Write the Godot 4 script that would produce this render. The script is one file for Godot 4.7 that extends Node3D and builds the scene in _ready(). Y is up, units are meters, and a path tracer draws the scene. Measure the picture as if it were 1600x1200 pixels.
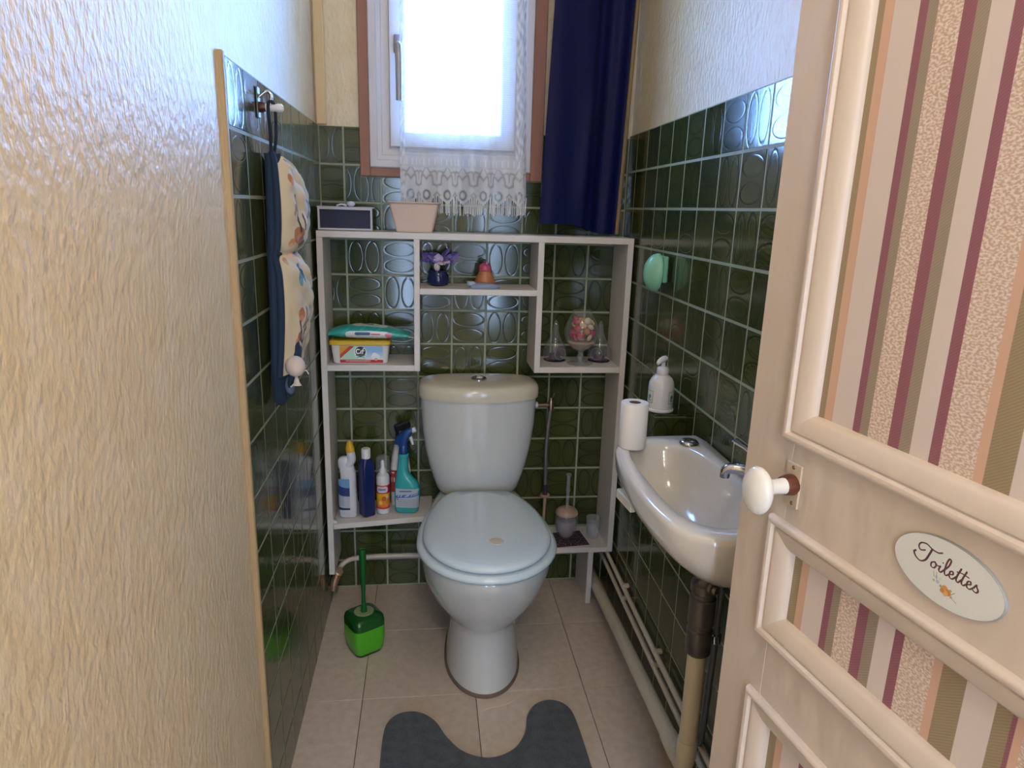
extends Node3D
# A narrow tiled lavatory seen from its open door. World: x right from the left wall, y up, z from the window wall towards the camera. Metres.

const T := 0.108            # one wall tile
const W := 0.9379           # room width at the window wall
const SKEW := -0.0205       # the right wall closes in a little towards the door
const TOP := 1.5074         # upper edge of the tiling
var rng := RandomNumberGenerator.new()
var used := {}

# ---------------------------------------------------------------- camera and light
func setup_view() -> void:
	var cam := Camera3D.new()
	cam.name = "camera"
	cam.fov = 58.4538
	cam.near = 0.02
	cam.transform = Transform3D(Basis(Vector3(0.992505, 0.029697, 0.118536), Vector3(0.000731, 0.968557, -0.24879), Vector3(-0.122198, 0.247012, 0.961277)).orthonormalized(), Vector3(0.31756, 1.28566, 2.18326))
	add_child(cam)
	cam.current = true
	var sky_mat := ProceduralSkyMaterial.new()
	sky_mat.sky_top_color = Color(0.62, 0.78, 1.0)
	sky_mat.sky_horizon_color = Color(0.86, 0.93, 1.0)
	sky_mat.ground_horizon_color = Color(0.75, 0.78, 0.78)
	sky_mat.ground_bottom_color = Color(0.45, 0.45, 0.42)
	sky_mat.energy_multiplier = 1.0
	var sky := Sky.new()
	sky.sky_material = sky_mat
	var env := Environment.new()
	env.background_mode = Environment.BG_SKY
	env.sky = sky
	env.background_energy_multiplier = 5.0
	env.tonemap_mode = Environment.TONE_MAPPER_LINEAR
	env.tonemap_exposure = 1.0
	env.sdfgi_enabled = true
	env.ssao_enabled = true
	env.ssil_enabled = true
	var we := WorldEnvironment.new()
	we.name = "world_environment"
	we.environment = env
	add_child(we)
	# daylight arriving through the lavatory window, through the hall window behind the camera, and the hall lamp
	area("window_daylight", Vector3(0.39, 1.80, -0.27), 180.0, Vector2(0.44, 0.66), Color(0.45, 0.68, 1.0), 5.0)
	area("hall_daylight", Vector3(0.13, 1.05, 3.66), 0.0, Vector2(0.14, 1.5), Color(0.70, 0.83, 1.0), 1.35)
	area("hall_daylight", Vector3(0.86, 1.05, 3.66), 0.0, Vector2(0.14, 1.5), Color(0.70, 0.83, 1.0), 1.35)

func area(called: String, at: Vector3, turn: float, size: Vector2, color: Color, energy: float) -> void:
	var a := AreaLight3D.new()
	a.name = called
	a.position = at
	a.rotation_degrees.y = turn
	a.area_size = size
	a.light_color = color
	a.light_energy = energy
	a.area_range = 8.0
	a.area_attenuation = 2.0
	a.shadow_enabled = true
	add_child(a, true)

# ---------------------------------------------------------------- naming helpers
func numbered(called: String) -> String:
	if not used.has(called):
		used[called] = 0
		return called
	used[called] += 1
	return "%s_%03d" % [called, used[called]]

func thing(called: String, label: String, category: String, at := Vector3.ZERO, turn := 0.0, group := "") -> Node3D:
	var o := Node3D.new()
	o.name = numbered(called)
	add_child(o, true)
	o.position = at
	o.rotation.y = turn
	o.set_meta("label", label)
	o.set_meta("category", category)
	if group:
		o.set_meta("group", group)
	return o

func struct(called: String, label: String, category: String) -> Node3D:
	var o := thing(called, label, category)
	o.set_meta("kind", "structure")
	return o

func part(parent: Node3D, called: String, mesh: Mesh, m: Material, at := Vector3.ZERO, rot := Vector3.ZERO) -> MeshInstance3D:
	var o := MeshInstance3D.new()
	var n := called
	var k := 0
	while parent.has_node(n):
		k += 1
		n = "%s_%03d" % [called, k]
	o.name = n
	o.mesh = mesh
	o.material_override = m
	o.position = at
	o.rotation = rot
	o.cast_shadow = GeometryInstance3D.SHADOW_CASTING_SETTING_ON
	parent.add_child(o, true)
	return o

# ---------------------------------------------------------------- mesh helpers
func oriented(tris: PackedVector3Array) -> bool:   # true when the triangles run clockwise seen from outside
	var vol := 0.0
	var c := Vector3.ZERO
	for v in tris: c += v
	c /= maxf(1.0, tris.size())
	for i in range(0, tris.size(), 3):
		vol += (tris[i] - c).dot((tris[i + 1] - c).cross(tris[i + 2] - c))
	return vol <= 0.0

func from_tris(tris: PackedVector3Array, uvs: PackedVector2Array, groups: PackedInt32Array) -> ArrayMesh:
	var ok := oriented(tris)
	var st := SurfaceTool.new()
	st.begin(Mesh.PRIMITIVE_TRIANGLES)
	for i in range(0, tris.size(), 3):
		for k in ([0, 1, 2] if ok else [0, 2, 1]):
			st.set_smooth_group(groups[i])
			st.set_uv(uvs[i + k])
			st.add_vertex(tris[i + k])
	st.generate_normals()
	return st.commit()

func loft(rings: Array, cap0 := true, cap1 := true, closed := true, sharp := []) -> ArrayMesh:
	var tris := PackedVector3Array()
	var uvs := PackedVector2Array()
	var gr := PackedInt32Array()
	var g := 1
	var n: int = rings[0].size()
	var steps := n if closed else n - 1
	for i in rings.size() - 1:
		if i in sharp: g += 1
		var a: PackedVector3Array = rings[i]
		var b: PackedVector3Array = rings[i + 1]
		var v0 := float(i) / (rings.size() - 1)
		var v1 := float(i + 1) / (rings.size() - 1)
		for j in steps:
			var k := (j + 1) % n
			var u0 := float(j) / steps
			var u1 := float(j + 1) / steps
			for q in [[a[j], Vector2(u0, v0)], [a[k], Vector2(u1, v0)], [b[k], Vector2(u1, v1)], [a[j], Vector2(u0, v0)], [b[k], Vector2(u1, v1)], [b[j], Vector2(u0, v1)]]:
				tris.append(q[0]); uvs.append(q[1]); gr.append(g)
	for e in [[cap0, rings[0], true], [cap1, rings[-1], false]]:
		if not e[0]: continue
		g += 1
		var r: PackedVector3Array = e[1]
		var c := Vector3.ZERO
		for p in r: c += p
		c /= r.size()
		for j in n:
			var k := (j + 1) % n
			for p in ([c, r[k], r[j]] if e[2] else [c, r[j], r[k]]):
				tris.append(p); uvs.append(Vector2(0.5 + (p.x - c.x) * 4.0, 0.5 + (p.z - c.z) * 4.0)); gr.append(g)
	return from_tris(tris, uvs, gr)

func circle(r: float, y: float, n := 24, cx := 0.0, cz := 0.0, rz := -1.0) -> PackedVector3Array:
	var p := PackedVector3Array()
	for j in n:
		var a := TAU * j / n
		p.append(Vector3(cx + cos(a) * r, y, cz + sin(a) * (r if rz < 0.0 else rz)))
	return p

func lathe(prof: Array, n := 24, cap0 := true, cap1 := true) -> ArrayMesh:   # prof: [radius, y] from below
	var rings := []
	var sharp := []
	for i in prof.size():
		rings.append(circle(maxf(prof[i][0], 0.0002), prof[i][1], n))
		if i > 0 and i < prof.size() - 1:
			var d0 := Vector2(prof[i][0] - prof[i - 1][0], prof[i][1] - prof[i - 1][1]).normalized()
			var d1 := Vector2(prof[i + 1][0] - prof[i][0], prof[i + 1][1] - prof[i][1]).normalized()
			if d0.dot(d1) < 0.72: sharp.append(i)
	return loft(rings, cap0, cap1, true, sharp)

func superellipse(cx: float, cz: float, hx: float, hz: float, y: float, e := 4.0, n := 32) -> PackedVector3Array:
	var p := PackedVector3Array()
	for j in n:
		var a := TAU * j / n
		p.append(Vector3(cx + signf(cos(a)) * pow(absf(cos(a)), 2.0 / e) * hx, y, cz + signf(sin(a)) * pow(absf(sin(a)), 2.0 / e) * hz))
	return p

func rbox(prof: Array, e := 6.0, n := 32) -> ArrayMesh:   # rows [half x, half z, y]
	var rings := []
	for r in prof: rings.append(superellipse(0, 0, r[0], r[1], r[2], e, n))
	return loft(rings)

func box(size: Vector3, bevel := 0.0015) -> ArrayMesh:
	var h := size / 2.0
	var b: float = minf(bevel, minf(h.x, minf(h.y, h.z)) * 0.6)
	var tris := PackedVector3Array()
	var ins := h - Vector3.ONE * b
	var quad := func(p: Array) -> void:
		for i in [0, 1, 2, 0, 2, 3]: tris.append(p[i])
	for ax in 3:
		var u := (ax + 1) % 3
		var v := (ax + 2) % 3
		for s in [-1.0, 1.0]:
			var p := []
			for c in [[-1, -1], [1, -1], [1, 1], [-1, 1]]:
				var q := Vector3.ZERO
				q[ax] = h[ax] * s; q[u] = ins[u] * c[0]; q[v] = ins[v] * c[1]
				p.append(q)
			if s < 0: p.reverse()
			quad.call(p)
			for s2 in [-1.0, 1.0]:
				var e := []
				for w in [-1.0, 1.0]:
					var q1 := Vector3.ZERO
					q1[ax] = h[ax] * s; q1[u] = ins[u] * s2; q1[v] = ins[v] * w
					e.append(q1)
				for w in [1.0, -1.0]:
					var q2 := Vector3.ZERO
					q2[ax] = ins[ax] * s; q2[u] = h[u] * s2; q2[v] = ins[v] * w
					e.append(q2)
				if s * s2 > 0: e.reverse()
				quad.call(e)
	for sx in [-1.0, 1.0]:
		for sy in [-1.0, 1.0]:
			for sz in [-1.0, 1.0]:
				var t := [Vector3(h.x * sx, ins.y * sy, ins.z * sz), Vector3(ins.x * sx, h.y * sy, ins.z * sz), Vector3(ins.x * sx, ins.y * sy, h.z * sz)]
				if sx * sy * sz < 0: t.reverse()
				for q in t: tris.append(q)
	var uvs := PackedVector2Array()
	var gr := PackedInt32Array()
	for i in range(0, tris.size(), 3):
		var nn := (tris[i + 1] - tris[i]).cross(tris[i + 2] - tris[i]).abs()
		for k in 3:
			var q := tris[i + k]
			var uv := Vector2(q.x / size.x, -q.y / size.y)
			if nn.x > nn.y and nn.x > nn.z: uv = Vector2(q.z / size.z, -q.y / size.y)
			elif nn.y > nn.z: uv = Vector2(q.x / size.x, q.z / size.z)
			uvs.append(uv + Vector2(0.5, 0.5)); gr.append(-1)
	# every face is wound the same way by construction; make sure by testing each against the centre
	var fixed := PackedVector3Array()
	var fuv := PackedVector2Array()
	for i in range(0, tris.size(), 3):
		var flip := (tris[i + 1] - tris[i]).cross(tris[i + 2] - tris[i]).dot(tris[i] + tris[i + 1] + tris[i + 2]) > 0.0
		for k in ([0, 2, 1] if flip else [0, 1, 2]):
			fixed.append(tris[i + k]); fuv.append(uvs[i + k])
	var st := SurfaceTool.new()
	st.begin(Mesh.PRIMITIVE_TRIANGLES)
	for i in fixed.size():
		st.set_smooth_group(-1)
		st.set_uv(fuv[i])
		st.add_vertex(fixed[i])
	st.generate_normals()
	return st.commit()

func bx(parent: Node3D, called: String, lo: Vector3, hi: Vector3, m: Material, bevel := 0.0015) -> MeshInstance3D:
	return part(parent, called, box(hi - lo, bevel), m, (lo + hi) / 2.0)

func joined(list: Array) -> ArrayMesh:   # [mesh, Transform3D] pairs
	var st := SurfaceTool.new()
	st.begin(Mesh.PRIMITIVE_TRIANGLES)
	for e in list: st.append_from(e[0], 0, e[1])
	return st.commit()

func boxes(list: Array, bevel := 0.0) -> ArrayMesh:   # [lo, hi] pairs
	var l := []
	for e in list: l.append([box(e[1] - e[0], bevel), Transform3D(Basis(), (e[0] + e[1]) / 2.0)])
	return joined(l)

func smooth_path(pts: Array, per := 8) -> PackedVector3Array:
	var out := PackedVector3Array()
	for i in pts.size() - 1:
		var p0: Vector3 = pts[maxi(i - 1, 0)]
		var p3: Vector3 = pts[mini(i + 2, pts.size() - 1)]
		for k in per:
			out.append((pts[i] as Vector3).cubic_interpolate(pts[i + 1], p0, p3, float(k) / per))
	out.append(pts[-1])
	return out

func tube(path: PackedVector3Array, radius: Variant, n := 12, squash := 1.0) -> ArrayMesh:
	var rings := []
	var up := Vector3(0.31, 0.2, 0.93)
	var m := path.size()
	for i in m:
		var d := (path[mini(i + 1, m - 1)] - path[maxi(i - 1, 0)]).normalized()
		var side := d.cross(up).normalized()
		up = side.cross(d).normalized()
		var r: float = radius if radius is float else radius[clampi(roundi(float(i) / (m - 1) * (radius.size() - 1)), 0, radius.size() - 1)]
		if not (radius is float):
			var f: float = float(i) / (m - 1) * (radius.size() - 1)
			var k := mini(int(f), radius.size() - 2)
			r = lerpf(radius[k], radius[k + 1], f - k)
		var ring := PackedVector3Array()
		for j in n:
			var a := TAU * j / n
			ring.append(path[i] + (side * cos(a) + up * sin(a) * squash) * r)
		rings.append(ring)
	return loft(rings)

func ellipsoid(rx: float, ry: float, rz: float, n := 20) -> ArrayMesh:
	var rings := []
	for i in range(0, n / 2 + 1):
		var a := PI * i / (n / 2)
		rings.append(circle(maxf(sin(a), 0.004) * rx, -cos(a) * ry, n, 0, 0, maxf(sin(a), 0.004) * rz))
	return loft(rings, false, false)

func prism(poly: PackedVector2Array, y0: float, y1: float, edge := 0.002) -> ArrayMesh:   # outline in x, z
	var tris := PackedVector3Array()
	var uvs := PackedVector2Array()
	var gr := PackedInt32Array()
	var n := poly.size()
	var inner := PackedVector2Array()
	var clock := Geometry2D.is_polygon_clockwise(poly)
	for i in n:
		var d := (poly[(i + 1) % n] - poly[(i + n - 1) % n]).normalized()
		var nr := Vector2(-d.y, d.x) * (-1.0 if clock else 1.0)
		inner.append(poly[i] + nr * edge)
	var rows := [[poly, y0], [poly, y1 - edge], [inner, y1]]
	for r in 2:
		for i in n:
			var k := (i + 1) % n
			var a := Vector3(rows[r][0][i].x, rows[r][1], rows[r][0][i].y)
			var b := Vector3(rows[r][0][k].x, rows[r][1], rows[r][0][k].y)
			var c := Vector3(rows[r + 1][0][k].x, rows[r + 1][1], rows[r + 1][0][k].y)
			var d := Vector3(rows[r + 1][0][i].x, rows[r + 1][1], rows[r + 1][0][i].y)
			for p in ([a, c, b, a, d, c] if clock else [a, b, c, a, c, d]):
				tris.append(p); uvs.append(Vector2(p.x, p.z)); gr.append(1 + r)
	for e in [[inner, y1, true], [poly, y0, false]]:
		var idx := Geometry2D.triangulate_polygon(e[0])
		for i in range(0, idx.size(), 3):
			var q := []
			for k in 3: q.append(Vector3(e[0][idx[i + k]].x, e[1], e[0][idx[i + k]].y))
			var up: bool = (q[1] - q[0]).cross(q[2] - q[0]).y < 0.0   # clockwise seen from above
			# sides wind like [a,b,c] for counter-clockwise outlines; flip caps so the volume test sees one orientation
			if up == (e[2] as bool): q.reverse()
			for p in q:
				tris.append(p); uvs.append(Vector2(p.x, p.z)); gr.append(5 if e[2] else 6)
	# orient every triangle by its own rule: caps by direction, sides away from the outline
	var st := SurfaceTool.new()
	st.begin(Mesh.PRIMITIVE_TRIANGLES)
	for i in range(0, tris.size(), 3):
		var nn := -(tris[i + 1] - tris[i]).cross(tris[i + 2] - tris[i])
		var flip := false
		if gr[i] == 5: flip = nn.y < 0.0
		elif gr[i] == 6: flip = nn.y > 0.0
		else:
			var mid := (tris[i] + tris[i + 1] + tris[i + 2]) / 3.0
			var probe := Vector2(mid.x, mid.z) + Vector2(nn.x, nn.z).normalized() * 0.0005
			flip = Geometry2D.is_point_in_polygon(probe, poly) and gr[i] == 1 or (gr[i] == 2 and nn.y < 0.0)
		for k in ([0, 2, 1] if flip else [0, 1, 2]):
			st.set_smooth_group(gr[i])
			st.set_uv(uvs[i + k])
			st.add_vertex(tris[i + k])
	st.generate_normals()
	return st.commit()

func sheet(rows: Array) -> ArrayMesh:   # an open smooth surface through rows of points, two sided by a second skin 0.6 mm behind
	return loft(rows, false, false, false)

# ---------------------------------------------------------------- materials and textures
func mat(hex: String, rough := 0.5, metal := 0.0) -> StandardMaterial3D:
	var m := StandardMaterial3D.new()
	m.albedo_color = Color(hex)
	m.roughness = rough
	m.metallic = metal
	return m

func tex_mat(tex: Texture2D, rough := 0.5) -> StandardMaterial3D:
	var m := mat("ffffff", rough)
	m.albedo_texture = tex
	return m

func glass(hex := "ffffff", a := 0.08) -> StandardMaterial3D:
	var m := mat(hex, 0.03)
	m.albedo_color.a = a
	m.transparency = BaseMaterial3D.TRANSPARENCY_ALPHA
	return m

func noise_tex(size: int, freq: float, seed_value: int, ramp: Array, octaves := 4, kind := FastNoiseLite.TYPE_SIMPLEX_SMOOTH) -> NoiseTexture2D:
	var n := FastNoiseLite.new()
	n.noise_type = kind
	n.frequency = freq
	n.seed = seed_value
	n.fractal_octaves = octaves
	var t := NoiseTexture2D.new()
	t.width = size
	t.height = size
	t.seamless = true
	t.noise = n
	if ramp:
		var g := Gradient.new()
		g.offsets = PackedFloat32Array(ramp.map(func(e): return e[0]))
		g.colors = PackedColorArray(ramp.map(func(e): return Color(e[1])))
		t.color_ramp = g
	return t

func dab(im: Image, x: float, y: float, r: float, c: Color) -> void:
	for py in range(maxi(0, int(y - r)), mini(im.get_height(), int(y + r) + 2)):
		for px in range(maxi(0, int(x - r)), mini(im.get_width(), int(x + r) + 2)):
			var d := Vector2(px + 0.5 - x, py + 0.5 - y).length()
			var a := clampf(r - d + 0.5, 0.0, 1.0) * c.a
			if a > 0.0:
				var o := im.get_pixel(px, py)
				im.set_pixel(px, py, Color(lerpf(o.r, c.r, a), lerpf(o.g, c.g, a), lerpf(o.b, c.b, a), maxf(o.a, a)))

func stroke(im: Image, pts: Array, r: float, c: Color, thick := 0.0, curved := true) -> void:   # thick: extra weight on downstrokes
	var path := []
	for i in pts.size() - 1:
		var p0: Vector2 = pts[maxi(i - 1, 0)]
		var p3: Vector2 = pts[mini(i + 2, pts.size() - 1)]
		var steps := maxi(2, int((pts[i + 1] - pts[i]).length() * 1.3))
		for k in steps:
			var t := float(k) / steps
			path.append((pts[i] as Vector2).cubic_interpolate(pts[i + 1], p0, p3, t) if curved else (pts[i] as Vector2).lerp(pts[i + 1], t))
	path.append(pts[-1])
	for i in path.size():
		var d: Vector2 = (path[mini(i + 1, path.size() - 1)] - path[maxi(i - 1, 0)]).normalized()
		dab(im, path[i].x, path[i].y, r + thick * maxf(0.0, absf(d.y) - 0.35), c)

func canvas(w: int, h: int, hex: String) -> Image:
	var im := Image.create(w, h, false, Image.FORMAT_RGBA8)
	im.fill(Color(hex))
	return im

func tex(im: Image) -> ImageTexture:
	return ImageTexture.create_from_image(im)

func wobble(st: int) -> float:   # a fixed hash in -1..1
	return fposmod(sin(st * 127.1 + 11.7) * 43758.5453, 1.0) * 2.0 - 1.0

# ---------------------------------------------------------------- shared looks
var m_tile := []
var m_grout: StandardMaterial3D
var m_wallpaper: StandardMaterial3D
var m_ceiling: StandardMaterial3D
var m_white: StandardMaterial3D
var m_ceramic: StandardMaterial3D
var m_chrome: StandardMaterial3D
var m_cream_pipe: StandardMaterial3D
var m_pvc: StandardMaterial3D

func tile_maps() -> Array:   # two raised ovals side by side, each with a pressed outline in which the glaze pools dark
	var s := 256
	var im := Image.create(s, s, false, Image.FORMAT_RGBA8)
	var co := Image.create(s, s, false, Image.FORMAT_RGBA8)
	for y in s:
		for x in s:
			var u := (x + 0.5) / s
			var v := (y + 0.5) / s
			var h := 0.6
			var c := 0.97 + 0.03 * sin(u * 61.0 + sin(v * 9.0) * 2.0)
			for cx in [0.27, 0.73]:
				var q := Vector2((u - cx) / 0.19, (v - 0.5) / 0.43).length()
				var ring := exp(-pow((q - 1.0) / 0.065, 2.0))
				h -= 0.42 * ring
				c -= 0.32 * ring + 0.06 * exp(-pow((q - 0.74) / 0.05, 2.0))
				if q < 1.0: h += 0.06 * (1.0 - q * q)
			im.set_pixel(x, y, Color(h, h, h))
			co.set_pixel(x, y, Color(c, c, c))
	return [tex(im), tex(co)]

func make_materials() -> void:
	var relief := tile_maps()
	for i in 3:
		var m := mat(["434a24", "484f28", "3d4420"][i], [0.10, 0.13, 0.16][i])
		m.heightmap_enabled = true
		m.heightmap_texture = relief[0]
		m.albedo_texture = relief[1]
		m.heightmap_scale = 0.035
		m.metallic_specular = 0.5
		m_tile.append(m)
	m_grout = mat("989c84", 0.6)
	m_wallpaper = mat("ffffff", 0.40)
	m_wallpaper.albedo_texture = noise_tex(512, 0.012, 5, [[0.0, "e4cda6"], [0.5, "e9d5b0"], [1.0, "ecdabc"]], 4)
	m_wallpaper.uv1_triplanar = true
	m_wallpaper.uv1_world_triplanar = true
	m_wallpaper.uv1_scale = Vector3(3.2, 1.9, 3.2)
	m_wallpaper.heightmap_enabled = true
	m_wallpaper.heightmap_texture = noise_tex(1024, 0.02, 9, [], 5)
	m_wallpaper.heightmap_scale = 0.16
	m_ceiling = mat("e8e2d4", 0.9)
	m_white = mat("d9d2cc", 0.42)
	m_ceramic = mat("dcd6cc", 0.12)
	m_ceramic.clearcoat_enabled = true
	m_ceramic.clearcoat = 0.4
	m_ceramic.clearcoat_roughness = 0.05
	m_chrome = mat("c8c8cc", 0.12, 1.0)
	m_cream_pipe = mat("d8ccb4", 0.45)
	m_pvc = mat("d6cecb", 0.4)

# ---------------------------------------------------------------- the room
func tile_piece(parent: Node3D, mesh_cache: Dictionary, size: Vector2, at: Vector3, basis: Basis, n: int, sideways: bool) -> void:
	# size across and up; the tile faces its own +z
	var key := "%d_%d_%s" % [roundi(size.x * 2000), roundi(size.y * 2000), sideways]
	if not mesh_cache.has(key):
		var e := 0.0016
		var d := 0.007
		var tris := PackedVector3Array()
		var uvs := PackedVector2Array()
		var o := [Vector2(-1, -1), Vector2(1, -1), Vector2(1, 1), Vector2(-1, 1)]
		var lv := [[0.0, -d], [0.0, -e], [e, 0.0]]
		var ring := func(k: int) -> Array:
			return o.map(func(c): return Vector3(c.x * (size.x / 2 - lv[k][0]), c.y * (size.y / 2 - lv[k][0]), lv[k][1]))
		for k in 2:
			var a: Array = ring.call(k)
			var b: Array = ring.call(k + 1)
			for j in 4:
				var j2 := (j + 1) % 4
				for p in [a[j], b[j2], a[j2], a[j], b[j], b[j2]]: tris.append(p)
		var f: Array = ring.call(2)
		for p in [f[0], f[2], f[1], f[0], f[3], f[2]]: tris.append(p)
		for p in tris:
			var uv := Vector2(p.x / T + 0.5, 0.5 - p.y / T)
			uvs.append(Vector2(uv.y, uv.x) if sideways else uv)
		var st := SurfaceTool.new()
		st.begin(Mesh.PRIMITIVE_TRIANGLES)
		for i in tris.size():
			st.set_smooth_group(-1)
			st.set_uv(uvs[i])
			st.add_vertex(tris[i])
		st.generate_normals()
		st.generate_tangents()
		mesh_cache[key] = st.commit()
	var p := part(parent, "tile", mesh_cache[key], m_tile[absi(n * 7 + n / 5) % 3])
	p.transform = Transform3D(basis * Basis.from_euler(Vector3(wobble(n) * 0.0035, wobble(n + 500) * 0.0035, 0)), at)

func tile_wall(parent: Node3D, across: Array, ups: Array, place: Callable, seed_at: int) -> void:
	# across, ups: grid lines; place(u, v) gives [point, basis]
	var cache := {}
	var n := seed_at
	for i in across.size() - 1:
		for j in ups.size() - 1:
			n += 1
			var w: float = absf(across[i + 1] - across[i]) - 0.0042
			var h: float = absf(ups[j + 1] - ups[j]) - 0.0042
			if w < 0.01 or h < 0.01: continue
			var pb: Array = place.call((across[i] + across[i + 1]) / 2.0, (ups[j] + ups[j + 1]) / 2.0)
			tile_piece(parent, cache, Vector2(w, h), pb[0], pb[1], n, (i + j) % 2 == 0)

func rows(offset: float) -> Array:
	var r := [0.0]
	for k in range(13, -1, -1): r.append(TOP + offset - k * 0.10823)
	return r

func room() -> void:
	# window wall
	var wb := struct("wall_back", "wall under and around the window, green oval-patterned tiles below cream wallpaper", "wall")
	var z0 := -0.008
	part(wb, "wall_body", boxes([[Vector3(-0.3, 0, -0.3), Vector3(W + 0.3, 1.393, z0)], [Vector3(-0.3, 1.393, -0.3), Vector3(0.147, 2.5, z0)], [Vector3(0.631, 1.393, -0.3), Vector3(W + 0.3, 2.5, z0)], [Vector3(0.147, 2.16, -0.3), Vector3(0.631, 2.5, z0)]]), m_wallpaper)
	part(wb, "grout", boxes([[Vector3(0.0, 0, z0), Vector3(W, 1.368, -0.0007)], [Vector3(0, 1.368, z0), Vector3(0.119, TOP - 0.001, -0.0007)], [Vector3(0.668, 1.368, z0), Vector3(W, TOP - 0.001, -0.0007)]]), m_grout)
	var xs := [0.0]
	for i in 9: xs.append(0.0712 + i * T)
	xs[9] = W
	var cache := {}
	var ys := rows(0.0)
	var n := 0
	for i in 9:
		for j in 14:
			n += 1
			var x0: float = xs[i]; var x1: float = xs[i + 1]; var y0: float = ys[j]; var y1: float = ys[j + 1]
			var pieces := [[x0, y0, x1, y1]]
			if y1 > 1.369 and x1 > 0.119 and x0 < 0.668:   # cut round the window
				pieces = []
				if y0 < 1.36: pieces.append([maxf(x0, 0.1169) , y0, minf(x1, 0.6701), 1.369])
				if x0 < 0.11: pieces.append([x0, y0, 0.1211, y1])
				if x1 > 0.675: pieces.append([0.6659, y0, x1, y1])
			for q in pieces:
				var w: float = q[2] - q[0] - 0.0042
				var h: float = q[3] - q[1] - 0.0042
				if w < 0.008 or h < 0.008: continue
				tile_piece(wb, cache, Vector2(w, h), Vector3((q[0] + q[2]) / 2, (q[1] + q[3]) / 2, 0), Basis(), n, (i + j) % 2 == 0)
	# left wall
	var wl := struct("wall_left", "left wall, green glazed tiles at the far end and embossed cream wallpaper nearer", "wall")
	bx(wl, "wall_body", Vector3(-0.2, 0, -0.3), Vector3(-0.008, 2.5, 2.2), m_wallpaper, 0.0)
	bx(wl, "grout", Vector3(-0.008, 0, -0.002), Vector3(-0.0007, TOP + 0.0006, 0.9615), m_grout, 0.0)
	var zl := [0.0]
	for j in range(8, -1, -1): zl.append(0.9615 - j * T)
	tile_wall(wl, zl, rows(0.0016), func(u, v): return [Vector3(0, v, u), Basis(Vector3.UP, PI / 2)], 1000)
	bx(wl, "edge_strip", Vector3(-0.012, 0, 0.9625), Vector3(0.0008, TOP + 0.006, 0.974), mat("ae9672", 0.5), 0.002)
	# right wall, built square at the corner and turned by its skew
	var wr := struct("wall_right", "right wall behind the basin, green glazed tiles below cream wallpaper", "wall")
	wr.position = Vector3(W, 0, 0)
	wr.rotation.y = atan(SKEW)
	bx(wr, "wall_body", Vector3(0.008, 0, -0.3), Vector3(0.25, 2.5, 2.2), m_wallpaper, 0.0)
	bx(wr, "grout", Vector3(0.0007, 0, 0.0), Vector3(0.008, TOP + 0.0058, 1.394), m_grout, 0.0)
	var zr := [0.0]
	for j in 13: zr.append(0.0968 + j * T)
	tile_wall(wr, zr, rows(0.0068), func(u, v): return [Vector3(0, v, u), Basis(Vector3.UP, -PI / 2)], 2000)
	# floor of vinyl squares
	var fl := struct("floor", "floor of pale pinkish beige squares with thin dark joints", "floor")
	bx(fl, "floor_bed", Vector3(-1.0, -0.15, -0.3), Vector3(2.0, -0.006, 3.9), mat("4a4038", 0.8), 0.0)
	var mf := []
	for i in 3:
		var m := mat(["d2c2b2", "d6c7b8", "cdbdad"][i], 0.42)
		m.albedo_texture = noise_tex(512, 0.02, 20 + i, [[0.0, "eae7e4"], [0.5, "f6f4f2"], [1.0, "ffffff"]], 5)
		m.uv1_triplanar = true
		m.uv1_world_triplanar = true
		m.uv1_scale = Vector3(3, 3, 3)
		mf.append(m)
	var fx := [-1.0, -0.766, -0.462, -0.16, 0.144, 0.447, 0.749, 1.052, 1.355, 2.0]
	var fz := [-0.034, 0.27, 0.577, 0.88, 1.183, 1.486, 1.789, 2.092, 2.395, 2.7, 3.0, 3.3, 3.72]
	for i in fx.size() - 1:
		for j in fz.size() - 1:
			if fx[i + 1] < -0.1 and fz[j + 1] < 2.2 or fx[i] > 1.0 and fz[j + 1] < 2.2: continue
			bx(fl, "floor_tile", Vector3(fx[i] + 0.0008, -0.006, fz[j] + 0.0008), Vector3(fx[i + 1] - 0.0008, 0.0, fz[j + 1] - 0.0008), mf[absi(i * 5 + j * 3) % 3], 0.0008)
	part(fl, "patch", prism(PackedVector2Array([Vector2(0.449, 0.655), Vector2(0.452, 0.615), Vector2(0.50, 0.608), Vector2(0.552, 0.588), Vector2(0.561, 0.606), Vector2(0.53, 0.628), Vector2(0.50, 0.636), Vector2(0.475, 0.640)]), 0.0002, 0.0012, 0.0004), mat("d2bfae", 0.7))
	var ce := struct("ceiling", "plain off-white ceiling over the lavatory and hall", "ceiling")
	bx(ce, "ceiling_slab", Vector3(-1.0, 2.5, -0.3), Vector3(2.0, 2.65, 3.9), m_ceiling, 0.0)
	# the door wall beside the camera and the hall behind it
	var wf := struct("wall_front", "wall with the doorway that the view is taken from", "wall")
	part(wf, "wall_body", boxes([[Vector3(-0.9, 0, 2.2), Vector3(0.06, 2.5, 2.3)], [Vector3(0.87, 0, 2.2), Vector3(1.8, 2.5, 2.3)], [Vector3(0.06, 2.05, 2.2), Vector3(0.87, 2.5, 2.3)]]), m_wallpaper)
	var wh := struct("wall_hall", "pale walls of the hall outside the lavatory", "wall")
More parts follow.
